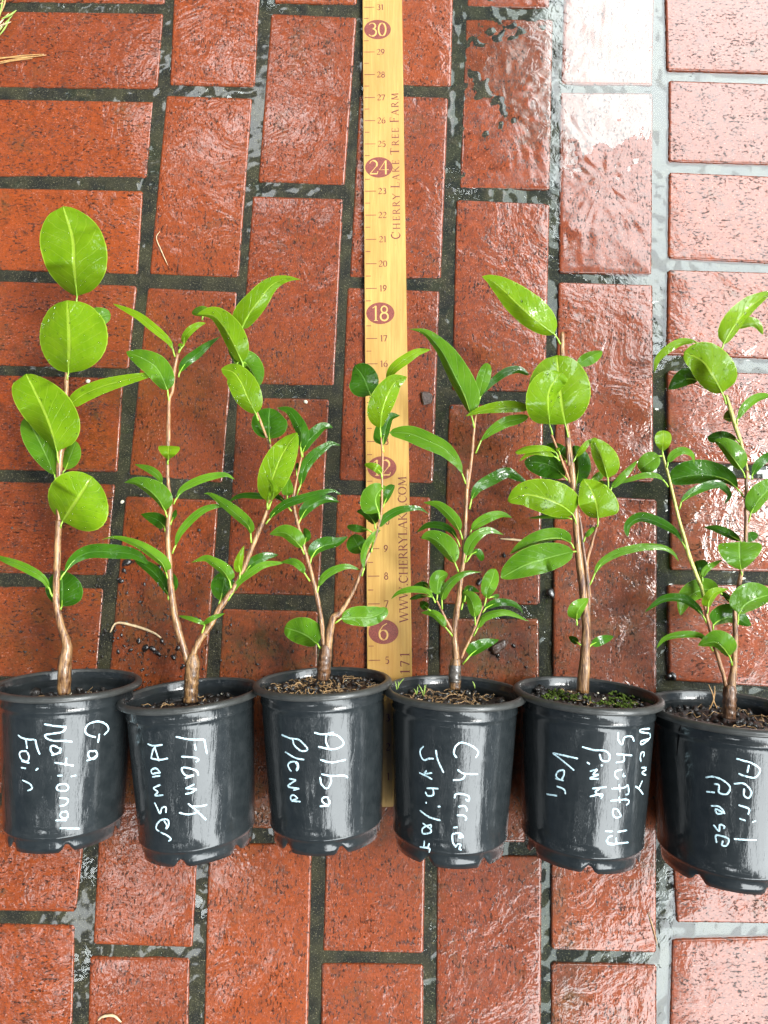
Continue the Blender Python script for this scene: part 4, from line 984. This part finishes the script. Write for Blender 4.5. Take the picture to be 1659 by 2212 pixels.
# ---- third plant
stem_(p3, 'h', [(530, 1990, 68), (545, 1850, 74), (560, 1720, 72), (562, 1650, 64), (565, 1600, 48)], 'barkdark', 'trunk')
stem_(p3, 'h', [(540, 1660, 26), (530, 1560, 25), (520, 1400, 26), (490, 1200, 25), (450, 1000, 25), (390, 760, 22), (325, 540, 20), (262, 300, 18), (205, 60, 17), (196, -60, 17)], 'bark')
stem_(p3, 'i', [(490, 1350, 17), (482, 1230, 17), (505, 1080, 11), (535, 930, 11), (570, 770, 10)], 'twig', 'shoot')
stem_(p3, 'h', [(585, 1660, 44), (600, 1500, 45), (625, 1380, 38), (650, 1290, 36), (705, 1260, 32), (760, 1190, 27), (840, 1060, 21), (900, 930, 19), (960, 770, 18), (1020, 640, 16), (1075, 520, 15), (1120, 380, 13), (1180, 160, 13)], 'bark', 'branch')
stem_(p3, 'i', [(1425, 1480, 13), (1455, 1350, 13), (1462, 1000, 13), (1465, 760, 12), (1450, 545, 9)], 'twig', 'shoot')
leaves(p3, '''
i;520,1000 515,920 525,830;20 .5;22 .5;.8;D;-.3
i;575,770 558,655 572,520 510,370 430,260 300,222;58 .4;85 .32;.9;D;.2
i;582,770 580,715 640,600 740,500 820,440 918,447;78 .5;50 .35;.95;D
i;515,1200 560,1075 600,900 700,760 830,660 900,620 1000,640;62 .4;55 .4;1.0;D
i;415,1245 410,1195 412,1140 430,985;62 .3;68 .3;1.05;G
i;460,1368 410,1310 370,1250 280,1195 130,1195 -60,1190 -160,1215 -230,1265;40 .5;32 .5;.9;D;-.2
i;535,1515 560,1450 625,1345 750,1260 870,1240 988,1270;75 .4;52 .35;.95;D
i;600,1745 605,1710 622,1640 600,1555;30 .5;52 .5;.8;D
i;600,1845 570,1770 480,1670 370,1605 215,1622;60 .4;112 .35;.95;G;.2
i;665,1950 680,1880 740,1790 850,1740 960,1720 1085,1650;95 .35;50 .4;.9;D;.1
i;662,2142 600,2050 550,1975 470,1925 340,1930;42 .4;45 .35;1.0;G
h;465,1035 482,950 540,850 650,775 800,735 955,778;40 .4;44 .35;1.0;G
h;500,1645 468,1590 350,1500 240,1450 105,1408;125 .55;185 .4;.45;G;-.2
h;662,1362 735,1310 900,1298 1050,1295 1180,1250 1235,1192;125 .45;100 .5;.6;G;-.2
i;1235,2085 1262,2000 1255,1880 1290,1750 1370,1630 1445,1575;40 .5;32 .5;.9;G;.1
i;1340,1822 1352,1770 1365,1700 1390,1640;14 .5;12 .5;.6;Y
i;1300,1910 1240,1825 1180,1720 1130,1630;120 .5;95 .5;.7;D;-.1
i;1350,1605 1300,1570 1200,1558 1072,1540;45 .5;38 .6;.8;D
i;1390,1605 1420,1540 1500,1440 1640,1360 1780,1335 1880,1340 1983,1402;46 .3;48 .3;.95;D;.3
i;1440,1200 1420,1180 1330,1140 1232,1160;62 .4;50 .4;.7;D
i;1470,1325 1480,1290 1530,1180 1597,1080;72 .6;35 .5;.8;D
i;1385,1565 1380,1510 1340,1440 1270,1385 1178,1370;50 .4;92 .3;.9;D;.1
i;1435,1458 1425,1385 1390,1260 1420,1160 1505,1095;172 .36;62 .4;.75;G;.1
i;1460,1005 1452,950 1400,895 1330,868 1266,852;42 .35;48 .4;.6;Y
j;925,1270 910,1190 930,1080 990,900 1105,860;118 .3;50 .4;.9;D
j;790,730 780,640 730,500 680,400 600,312;190 .38;150 .5;.75;D;.1
j;935,560 960,470 1040,340 1180,230 1300,160 1442,133;58 .4;60 .45;.95;Y
j;895,1105 887,1000 905,830 950,690 1000,575 1060,490 1182,435;172 .38;105 .52;.95;Y;.3
''')
# ---- fourth plant
stem_(p4, 'l', [(745, 2230, 62), (748, 2100, 66), (752, 1960, 62), (758, 1890, 46)], 'barkmid', 'trunk')
stem_(p4, 'l', [(742, 2150, 69), (744, 2060, 70), (748, 1965, 68)], 'tape', 'graft_tape', .02)
stem_(p4, 'l', [(760, 1960, 42), (752, 1800, 38), (740, 1620, 30), (762, 1400, 35), (790, 1230, 28), (812, 1000, 25), (838, 830, 22), (855, 560, 26), (865, 300, 22), (878, 0, 20), (880, -200, 19)], 'bark')
stem_(p4, 'k', [(882, 1950, 19), (905, 1800, 18), (935, 1560, 17), (952, 1350, 15), (962, 1250, 14), (980, 1120, 12), (1002, 1030, 9)], 'twig', 'shoot')
stem_(p4, 'l', [(722, 1610, 20), (690, 1540, 17), (640, 1450, 15), (590, 1340, 12), (545, 1250, 10)], 'twig', 'branch')
stem_(p4, 'l', [(812, 1890, 17), (860, 1780, 15), (930, 1640, 14), (985, 1500, 12), (1020, 1400, 11), (1060, 1300, 10)], 'twig', 'branch')
leaves(p4, '''
k;1010,985 1030,925 1130,800 1240,705 1340,650 1450,635 1562,692;48 .65;42 .6;.95;D;.1
k;1000,1010 1012,930 1050,760 1105,558;72 .55;78 .6;.72;G;.1
k;905,2175 930,2065 1000,1940 1150,1850 1320,1775 1420,1820 1545,1885;68 .5;62 .45;.9;D
k;975,1555 1035,1415 1150,1310 1300,1220 1450,1180 1560,1150;62 .6;58 .6;.85;G
k;865,1895 825,1780 780,1670 640,1515 450,1420 280,1350 170,1330 20,1330;100 .6;95 .62;.9;G;.2
k;960,1275 925,1125 860,930 760,730 660,530 580,400 420,230 235,180;75 .36;178 .3;1.3;G;.2
l;830,575 800,475 740,370 640,262 540,190 400,165;48 .4;72 .35;1.0;G
l;800,655 770,570 700,475 580,420 440,420 325,492;38 .5;42 .45;1.0;D
l;785,935 745,830 650,690 560,600 460,548 370,560;65 .45;135 .4;.9;G
l;910,515 930,465 1000,400 1130,330 1260,300 1375,332;58 .4;52 .35;.95;G
l;870,825 930,735 1000,715 1052,810;42 .6;38 .6;.8;D
l;850,835 872,750 920,620 1000,530 1120,475 1288,522;62 .3;58 .28;1.0;G;.1
l;500,1210 440,1200 350,1200 243,1235;28 .5;22 .5;.8;D
l;495,1160 450,1105 400,1070 280,1090;32 .4;32 .4;.9;D
l;490,1370 450,1345 360,1262;45 .45;48 .45;.8;D
l;815,1352 832,1290 840,1200 815,1120;30 .5;42 .5;.8;D
l;850,1265 865,1180 900,1120 1020,1155;38 .4;30 .4;.9;D
l;1110,1222 1150,1210 1238,1192;22 .6;28 .6;.8;D
l;545,1245 552,1185 558,1080 580,1000 668,955;98 .5;72 .45;.8;G
l;605,1345 600,1240 640,1120 740,1010 880,940 1050,935;38 .28;58 .25;1.0;G;.1
l;530,1275 500,1210 420,1150 280,1130 130,1160 38,1232;32 .45;42 .35;1.0;G
l;725,1648 640,1545 580,1460 500,1400 372,1385;36 .4;55 .4;.95;G
l;1070,1312 1092,1220 1110,1130 1160,1010 1190,898;100 .58;80 .48;.75;G;.1
l;970,1522 968,1430 950,1310 910,1220 835,1158;62 .4;95 .45;.82;G;.1
l;1050,1385 1090,1330 1200,1280 1350,1278 1450,1325 1505,1402;48 .3;38 .3;.95;D
l;950,1642 1000,1550 1060,1440 1200,1385 1350,1385 1568,1482;32 .35;52 .3;.95;G
l;830,1955 910,1862 960,1815 1080,1740 1232,1680;100 .22;48 .45;.8;D;.1
''')
# ---- fifth plant
stem_(p5, 'n', [(1052, 2960, 66), (1065, 2750, 64), (1075, 2600, 56), (1085, 2400, 48), (1088, 2200, 46), (1062, 1900, 42), (1015, 1500, 40), (985, 1200, 34), (955, 800, 34), (935, 500, 34), (905, 250, 27), (888, 60, 26)], 'bark')
stem_(p5, 'n', [(1100, 2300, 22), (1118, 1950, 22), (1100, 1650, 22), (1070, 1450, 20), (1035, 1150, 16), (1005, 960, 16)], 'barkdark', 'branch')
stem_(p5, 'n', [(1130, 1900, 16), (1112, 1700, 18), (1098, 1520, 20), (1150, 1330, 16), (1210, 1110, 11)], 'twig', 'branch')
stem_(p5, 'm', [(1042, 2250, 27), (1022, 1950, 26), (990, 1500, 20), (968, 1050, 26), (965, 900, 26), (966, 775, 22)], 'bark', 'shoot')
stem_(p5, 'n', [(912, 640, 15), (875, 530, 15), (820, 390, 14), (760, 240, 13), (708, 105, 12)], 'twig', 'branch')
stem_(p5, 'n', [(1345, 860, 10), (1325, 770, 10), (1335, 690, 9)], 'twig', 'shoot')
leaves(p5, '''
m;1060,1240 1140,1130 1260,1050 1408,978;62 .35;85 .5;.8;G;-.2
n;980,705 985,645 1010,450 955,225;60 .5;135 .5;.75;D
n;880,430 870,380 780,290 650,215;60 .4;85 .4;.8;D
n;885,615 850,570 740,470 600,420 408,405;150 .5;105 .45;.6;D
n;800,395 740,345 620,310 480,310 350,402;30 .4;35 .4;.9;Y;-.2
n;785,375 760,305 640,258 450,262 305,302;46 .7;32 .5;.75;Y
n;800,330 790,290 770,250;22 .5;24 .5;.7;Y
n;945,410 978,350 1050,265 1110,195 1195,138;32 .4;36 .4;.95;Y;-.2
n;1110,640 1150,610 1230,550 1292,520;30 .5;60 .5;.8;G;-.3
n;1335,700 1290,660 1225,640;35 .5;38 .5;.8;G;-.2
n;1345,760 1375,690 1500,560 1600,455 1665,385;36 .35;46 .35;.9;G
n;1335,700 1333,585 1290,430 1230,285 1165,143;92 .5;170 .38;.78;Y
n;955,1365 920,1300 800,1250 600,1270 400,1340 248,1425;30 .5;115 .35;.85;G;-.2
n;985,1400 945,1400 650,1475 400,1560 148,1692;148 .42;180 .5;.72;G;-.1
n;1130,1770 1190,1640 1260,1530 1400,1435 1560,1378 1743,1345 1943,1350 2060,1415 2115,1505;45 .3;45 .5;.8;G
n;1060,1295 1080,1240 1130,1180 1190,1125;24 .5;32 .5;.8;G
n;1100,2480 1150,2430 1260,2380 1394,2340;52 .4;55 .4;.8;D
n;1050,2450 1000,2410 900,2340;35 .4;40 .4;.8;D
n;930,1042 900,1030 700,1005 450,1030;28 .4;18 .4;.8;G;-.3
n;1215,1125 1225,1030 1200,850 1150,720 1060,595;190 .45;240 .22;.72;Y;-.1
n;990,1112 945,985 820,890 600,800 400,775 222,840;165 .42;225 .33;.66;Y;.1
k;1680,1060 1560,1060 1350,1050 1150,1065 1000,1095 862,1147;55 .35;75 .35;.9;Y;-.2
m;1030,1935 1000,1790 960,1560 930,1300 908,1025;350 .48;335 .5;.52;Y;.3
m;858,1905 825,1790 812,1600 830,1400 955,1215;250 .42;115 .85;.55;Y;.8
m;945,905 880,790 680,640 480,465 300,290 170,190 78,153;138 .42;215 .36;1.0;Y
n;990,2215 985,2150 1005,2050 1115,1918;112 .35;52 .4;.75;G;.5
''')
# ---- sixth plant
stem_(p6, 'r', [(1225, 2140, 68), (1230, 1980, 72), (1235, 1830, 68), (1240, 1770, 50)], 'barkdark', 'trunk')
stem_(p6, 'r', [(1240, 1870, 50), (1255, 1740, 44), (1280, 1560, 34), (1300, 1250, 28), (1292, 1000, 24), (1305, 850, 22), (1340, 660, 24), (1375, 450, 23), (1410, 200, 23), (1418, 0, 22), (1416, -350, 16), (1425, -600, 22)], 'bark')
stem_(p6, 'o', [(1440, 600, 22), (1425, 470, 12), (1385, 300, 16), (1345, 150, 20), (1300, 20, 22), (1240, -180, 21), (1195, -330, 15)], 'green', 'shoot')
stem_(p6, 'r', [(1195, 1790, 22), (1160, 1640, 22), (1100, 1440, 22), (1040, 1230, 20), (985, 1020, 18), (955, 860, 17)], 'twig', 'branch')
stem_(p6, 'r', [(960, 880, 17), (925, 700, 19), (870, 560, 21), (790, 350, 22), (735, 150, 20), (690, 0, 18), (640, -200, 18), (560, -540, 15), (505, -740, 12), (490, -810, 10)], 'green', 'shoot')
leaves(p6, '''
q;1290,600 1330,580 1450,525 1540,555 1602,660;62 .4;48 .4;.85;Y;-.2
q;930,1190 880,1160 750,1150 555,1265;72 .4;118 .35;.9;D;-.1
q;1135,850 1170,760 1290,560 1450,370 1590,260 1720,170;152 .33;66 .38;.85;Y
q;925,780 860,740 700,745 550,825 440,930 400,1072;42 .5;48 .4;.9;Y;-.2
q;1195,1430 1155,1300 1060,1130 930,950 730,850;180 .5;275 .38;.58;Y;.1
q;1310,1670 1320,1590 1410,1460 1540,1370 1690,1340;60 .6;40 .4;.8;G
q;1315,1650 1285,1590 1165,1580;38 .4;95 .5;.8;D
o;1350,205 1310,160 1150,125 988,145;68 .65;58 .5;.6;D
o;1405,585 1370,490 1270,350 1170,235 1063,168;66 .4;145 .38;.78;G;.1
o;490,325 492,285 502,180 508,60;98 .62;88 .62;.65;Y
o;485,345 450,340 350,410 235,500;105 .5;108 .5;.45;G;-.1
o;540,470 555,410 620,320 720,278 820,325 845,437;42 .3;48 .35;.95;G
o;1395,805 1320,700 1200,600 1000,555 800,560 570,605;95 .7;170 .62;.7;D
o;555,685 500,605 420,560 280,560 130,605 -10,655;32 .4;34 .4;.95;G
o;675,930 700,850 820,760 1000,680 1130,670 1230,770 1180,875;60 .4;38 .5;.9;D;.2
o;755,1390 710,1290 640,1190 450,1080 250,1030 120,1110 110,1238;42 .5;66 .6;.85;D;.3
o;925,1745 918,1690 895,1600 855,1508;62 .45;120 .6;.72;D
o;930,1755 935,1680 985,1590 1155,1490;38 .35;34 .35;.9;G
o;1480,605 1485,560 1550,440 1659,350 1750,280;52 .5;50 .5;.85;D
o;1440,1075 1470,975 1550,840 1660,720 1770,600;150 .45;70 .4;.75;G;.2
o;1365,1315 1350,1280 1200,1195 1080,1150 952,1130;42 .4;55 .4;.95;D
o;1380,1315 1400,1270 1480,1230 1552,1215;52 .45;55 .5;.7;D
r;1150,765 1120,740 950,715 780,800 688,1000;85 .4;135 .42;.9;G;-.4
r;1045,1165 1055,1105 1130,1050 1260,1020 1475,1112;150 .35;62 .5;.85;D
r;1290,905 1250,870 1200,800 1130,740;22 .5;42 .4;.8;D
r;985,980 1000,905 1010,840 1080,750 1225,708;82 .25;40 .3;.95;Y
r;975,1082 940,1000 850,900 700,815 500,825 298,962;38 .4;55 .42;.9;D;.2
r;1050,1392 990,1300 900,1225 700,1215 520,1260 427,1362;32 .45;42 .45;.9;G
r;1320,1105 1335,985 1400,890 1520,820 1720,760;205 .42;100 .5;.75;G;.1
r;1262,1555 1235,1450 1160,1350 1070,1295 885,1330;58 .4;155 .32;.85;G;.4
o;1370,1685 1362,1600 1348,1450 1345,1295;238 .82;245 .82;.45;G;.3
''')

# ------------------------------------------------------------------ small things on and around
def thin(name, pts, r, material, label, cat, parent=None, z=0.0012, key='V', seg=6, taper=.5):
    P_ = cr([(*px(key, x, y),) for x, y in pts], max(6, len(pts) * 6)); W_ = [at(x, y, z) for x, y in P_]
    V, F = [], []; tube(W_, [r * (1 - taper * abs(2 * i / (len(W_) - 1) - 1) ** 2) for i in range(len(W_))], V, F, seg, True, .15, len(label))
    o = build(name, V, F, MB[material], parent)
    if parent is None: tag(o, label, cat)
    return o
# the split in the wall of the last pot: a ragged dark groove
bvp = None
for o in p6.children:
    if o.name.startswith('pot'):
        off = parent_origin(p6); vs = [tuple(v.co + off) for v in o.data.vertices]; bvp = BVHTree.FromPolygons(vs, [tuple(p.vertices) for p in o.data.polygons])
        hits = []
        for x, y, w in ((402, 250, .3), (399, 290, .9), (395, 330, 1.0), (390, 345, 1.6), (386, 380, 1.9), (381, 420, 1.6), (378, 465, 1.0), (374, 512, .2)):
            h = bvp.ray_cast(Vector((0, 0, HCAM)), ray(*px('6', x, y)).normalized())
            if h[0]: hits.append((h[0], h[1] if h[1].z > 0 else -h[1], w))
        V, F = [], []
        for i, (h, nm, w) in enumerate(hits):
            t = (hits[min(i + 1, len(hits) - 1)][0] - hits[max(i - 1, 0)][0]).normalized(); sd = t.cross(nm).normalized()
            V += [h + nm * .0001 + sd * w * .0005, h + nm * .00035 + sd * w * .0002, h - nm * .0002 + nm * .0003, h + nm * .0001 - sd * w * .0005]
        for i in range(len(hits) - 1):
            for q_ in range(3): a = 4 * i + q_; F.append((a, a + 1, a + 5, a + 4))
        cm_ = simple('dark_split', (0.002, 0.002, 0.002), .8, .1)
        build('split', V, F, cm_, o)
# weeds in the fourth pot, straws in the last one
wd = []
for pts in (((75, 175), (70, 145), (64, 118)), ((78, 165), (95, 130), (122, 100)), ((80, 170), (85, 145), (84, 120)), ((200, 205), (192, 180), (182, 165)), ((203, 200), (205, 175), (208, 152)), ((245, 215), (230, 170), (212, 140)), ((247, 210), (255, 160), (262, 138)), ((246, 200), (250, 170), (252, 140)), ((572, 165), (565, 140), (555, 118))):
    o = thin('weed', pts, .0006, 'grass', '', '', p4, RI * 1.0, '4', 5, .8)
for pts in (((575, 60), (600, 120), (610, 170), (628, 212)), ((614, 70), (612, 130), (598, 180), (577, 220))):
    thin('straw', pts, .0006, 'needle', '', '', p6, RI * 1.25, '6')
# dry twig and needles on the bricks
thin('dry_stalk', ((238, 1366), (252, 1346), (290, 1352), (330, 1366), (348, 1378)), .0013, 'straw', 'bent pale dry stalk lying on mossy bricks left of the second plant', 'twig')
n0_ = empty('pine_needles', at(40, 128, 0)); tag(n0_, 'bunch of tan pine needles on a brick at the left edge of the photo', 'pine needles')
for pts in (((-20, 130), (40, 121), (95, 117)), ((-20, 137), (45, 126), (100, 119)), ((-10, 124), (40, 124), (88, 121)), ((-15, 140), (30, 131), (70, 126))):
    thin('needle', pts, .0006, 'needle', '', '', n0_, .0012 + .0006 * random.random())
thin('dry_stalk', ((2165 * 0 + 140, 1257), (300, 1268), (420, 1282), (490, 1288)), .0011, 'straw', 'thin straight dry stalk beside the big dark leaves of the moss-potted plant', 'twig', key='n')
thin('dry_stalk', ((345, 500), (338, 515), (350, 545), (362, 572)), .0005, 'straw', 'very thin pale curved fibre on the brick above the second plant', 'twig')
thin('dry_stalk', ((212, 2204), (222, 2196), (245, 2194), (262, 2208)), .0012, 'straw', 'curled pale tendril at the bottom edge left of centre', 'twig')
thin('dry_stalk', ((1400, 1970), (1412, 2010), (1420, 2040)), .0005, 'needle', 'short dark thread on the bricks below the bottom right pot', 'twig')
gt = empty('grass_tuft', at(8, 20, 0)); tag(gt, 'pale grass tuft poking in at the top left corner of the photo', 'grass tuft')
for k in range(16):
    x0, y0 = random.uniform(-30, 4), random.uniform(-10, 90); x1, y1 = x0 + random.uniform(10, 50), y0 - random.uniform(10, 70)
    thin('blade', ((x0, y0), ((x0 + x1) / 2 + random.uniform(-6, 6), (y0 + y1) / 2), (x1, y1)), random.uniform(.0005, .0011), random.choice(('grass', 'straw', 'needle')), '', '', gt, random.uniform(.001, .008), taper=.8)
# crumbs of potting bark washed out of the pots
rc = random.Random(11)
V, F = [], []
spots_ = [(275, 1215, 14), (300, 1205, 9), (262, 1255, 8), (268, 1232, 7), (345, 1225, 6), (312, 1262, 5), (490, 1225, 8), (300, 1385, 8), (315, 1400, 12), (330, 1402, 10), (342, 1412, 9), (282, 1404, 7), (350, 1385, 7), (262, 1372, 5), (268, 1395, 5), (255, 1408, 6), (385, 1400, 7), (375, 1420, 8), (395, 1440, 7),
          (1190, 1282, 14), (1035, 1258, 10), (1455, 1462, 12), (1470, 1480, 11), (1462, 1562, 15), (1464, 1520, 8), (1097, 1300 - 55, 6), (975, 1030 - 150, 5), (1075, 1415, 8), (1110, 1395, 6), (1250, 1335, 6), (430, 1145, 5), (1300, 1010, 6), (1045, 1150, 7), (1090, 1200, 6), (1530, 1050, 4)]
for x, y, r in spots_:
    if 1455 < x < 1475 and y > 1455: x, y = x - 22, y - 20
    blob(at(x, y, 0.0010), r / 2 * 0.54 * IN / 30.0 * 1.25, V, F, rc.random() * 60, (1.25, .8, .6), .7, 2)
for k in range(330):
    x = rc.gauss(300, 90) if k % 3 else rc.uniform(0, 1659); y = rc.gauss(1370, 70) if k % 3 else rc.uniform(900, 1500)
    if y > 1500: continue
    blob(at(x, y, 0.0006), rc.uniform(.0005, .0014), V, F, rc.random() * 60, (1.2, .8, .6), .7, 1)
for k in range(160):
    blob(at(rc.uniform(0, 1659), rc.uniform(0, 2212), 0.0004), rc.uniform(.0004, .0010), V, F, rc.random() * 60, (1.2, .8, .6), .6, 1)
tag(build('bark_crumbs', V, F, MB['crumb']), 'black wet crumbs of potting bark scattered over the bricks', None, None, 'stuff')
ch = []
V, F = [], []; c0 = at(*px('k', 442, 948), 0.0016)
prof_ = [(-.0062, .0058), (-.003, .0066), (.0022, .0056), (.0048, .0022), (.0050, -.0022), (.0036, -.0048), (-.0038, -.0066), (-.0054, -.0010)]
for z_, k_ in ((-.0014, 1.0), (.0006, 1.03), (.0014, .86)):
    for i, (x_, y_) in enumerate(prof_): V.append(c0 + Vector((x_ * k_, y_ * k_, z_ + .0003 * noise.noise(Vector((i, z_ * 900, 1))))))
for r_ in range(2):
    for i in range(8): F.append((r_ * 8 + i, r_ * 8 + (i + 1) % 8, r_ * 8 + 8 + (i + 1) % 8, r_ * 8 + 8 + i))
F.append(tuple(range(16, 24)))
tag(build('bark_chip', V, F, MB['chip'], smooth=False), 'dark brown angular bark chip on the brick right of the yardstick', 'bark chip')
V, F = [], []; blob(at(*px('l', 1220, 1770), .002), .0062, V, F, 9.3, (1.3, .8, .35), .5, 3)
tag(build('bark_chip', V, F, MB['chip']), 'reddish brown curled bark flake under the small leaf right of the taped stem', 'bark chip')
for i, (x, y, r, lb) in enumerate(((190, 823, 9, 'white pebble in the joint beside the stem of the leftmost plant'), (264, 1084, 8, 'white pebble in the joint right of the lowest round leaf'), (858 + 2, 558 + 100, 0, ''), (808, 830, 0, ''), (555 + 105, 868, 8, 'tiny white pebble in the film of water between two plants'))):
    if not r: continue
    V, F = [], []; blob(at(x, y, .0006), r / 2 / 55 * IN * 1.0, V, F, i * 3.3, (1.1, .9, .7), .3, 2)
    tag(build('pebble', V, F, MB['perlite']), lb, 'pebble', 'pale pebbles on the paving')
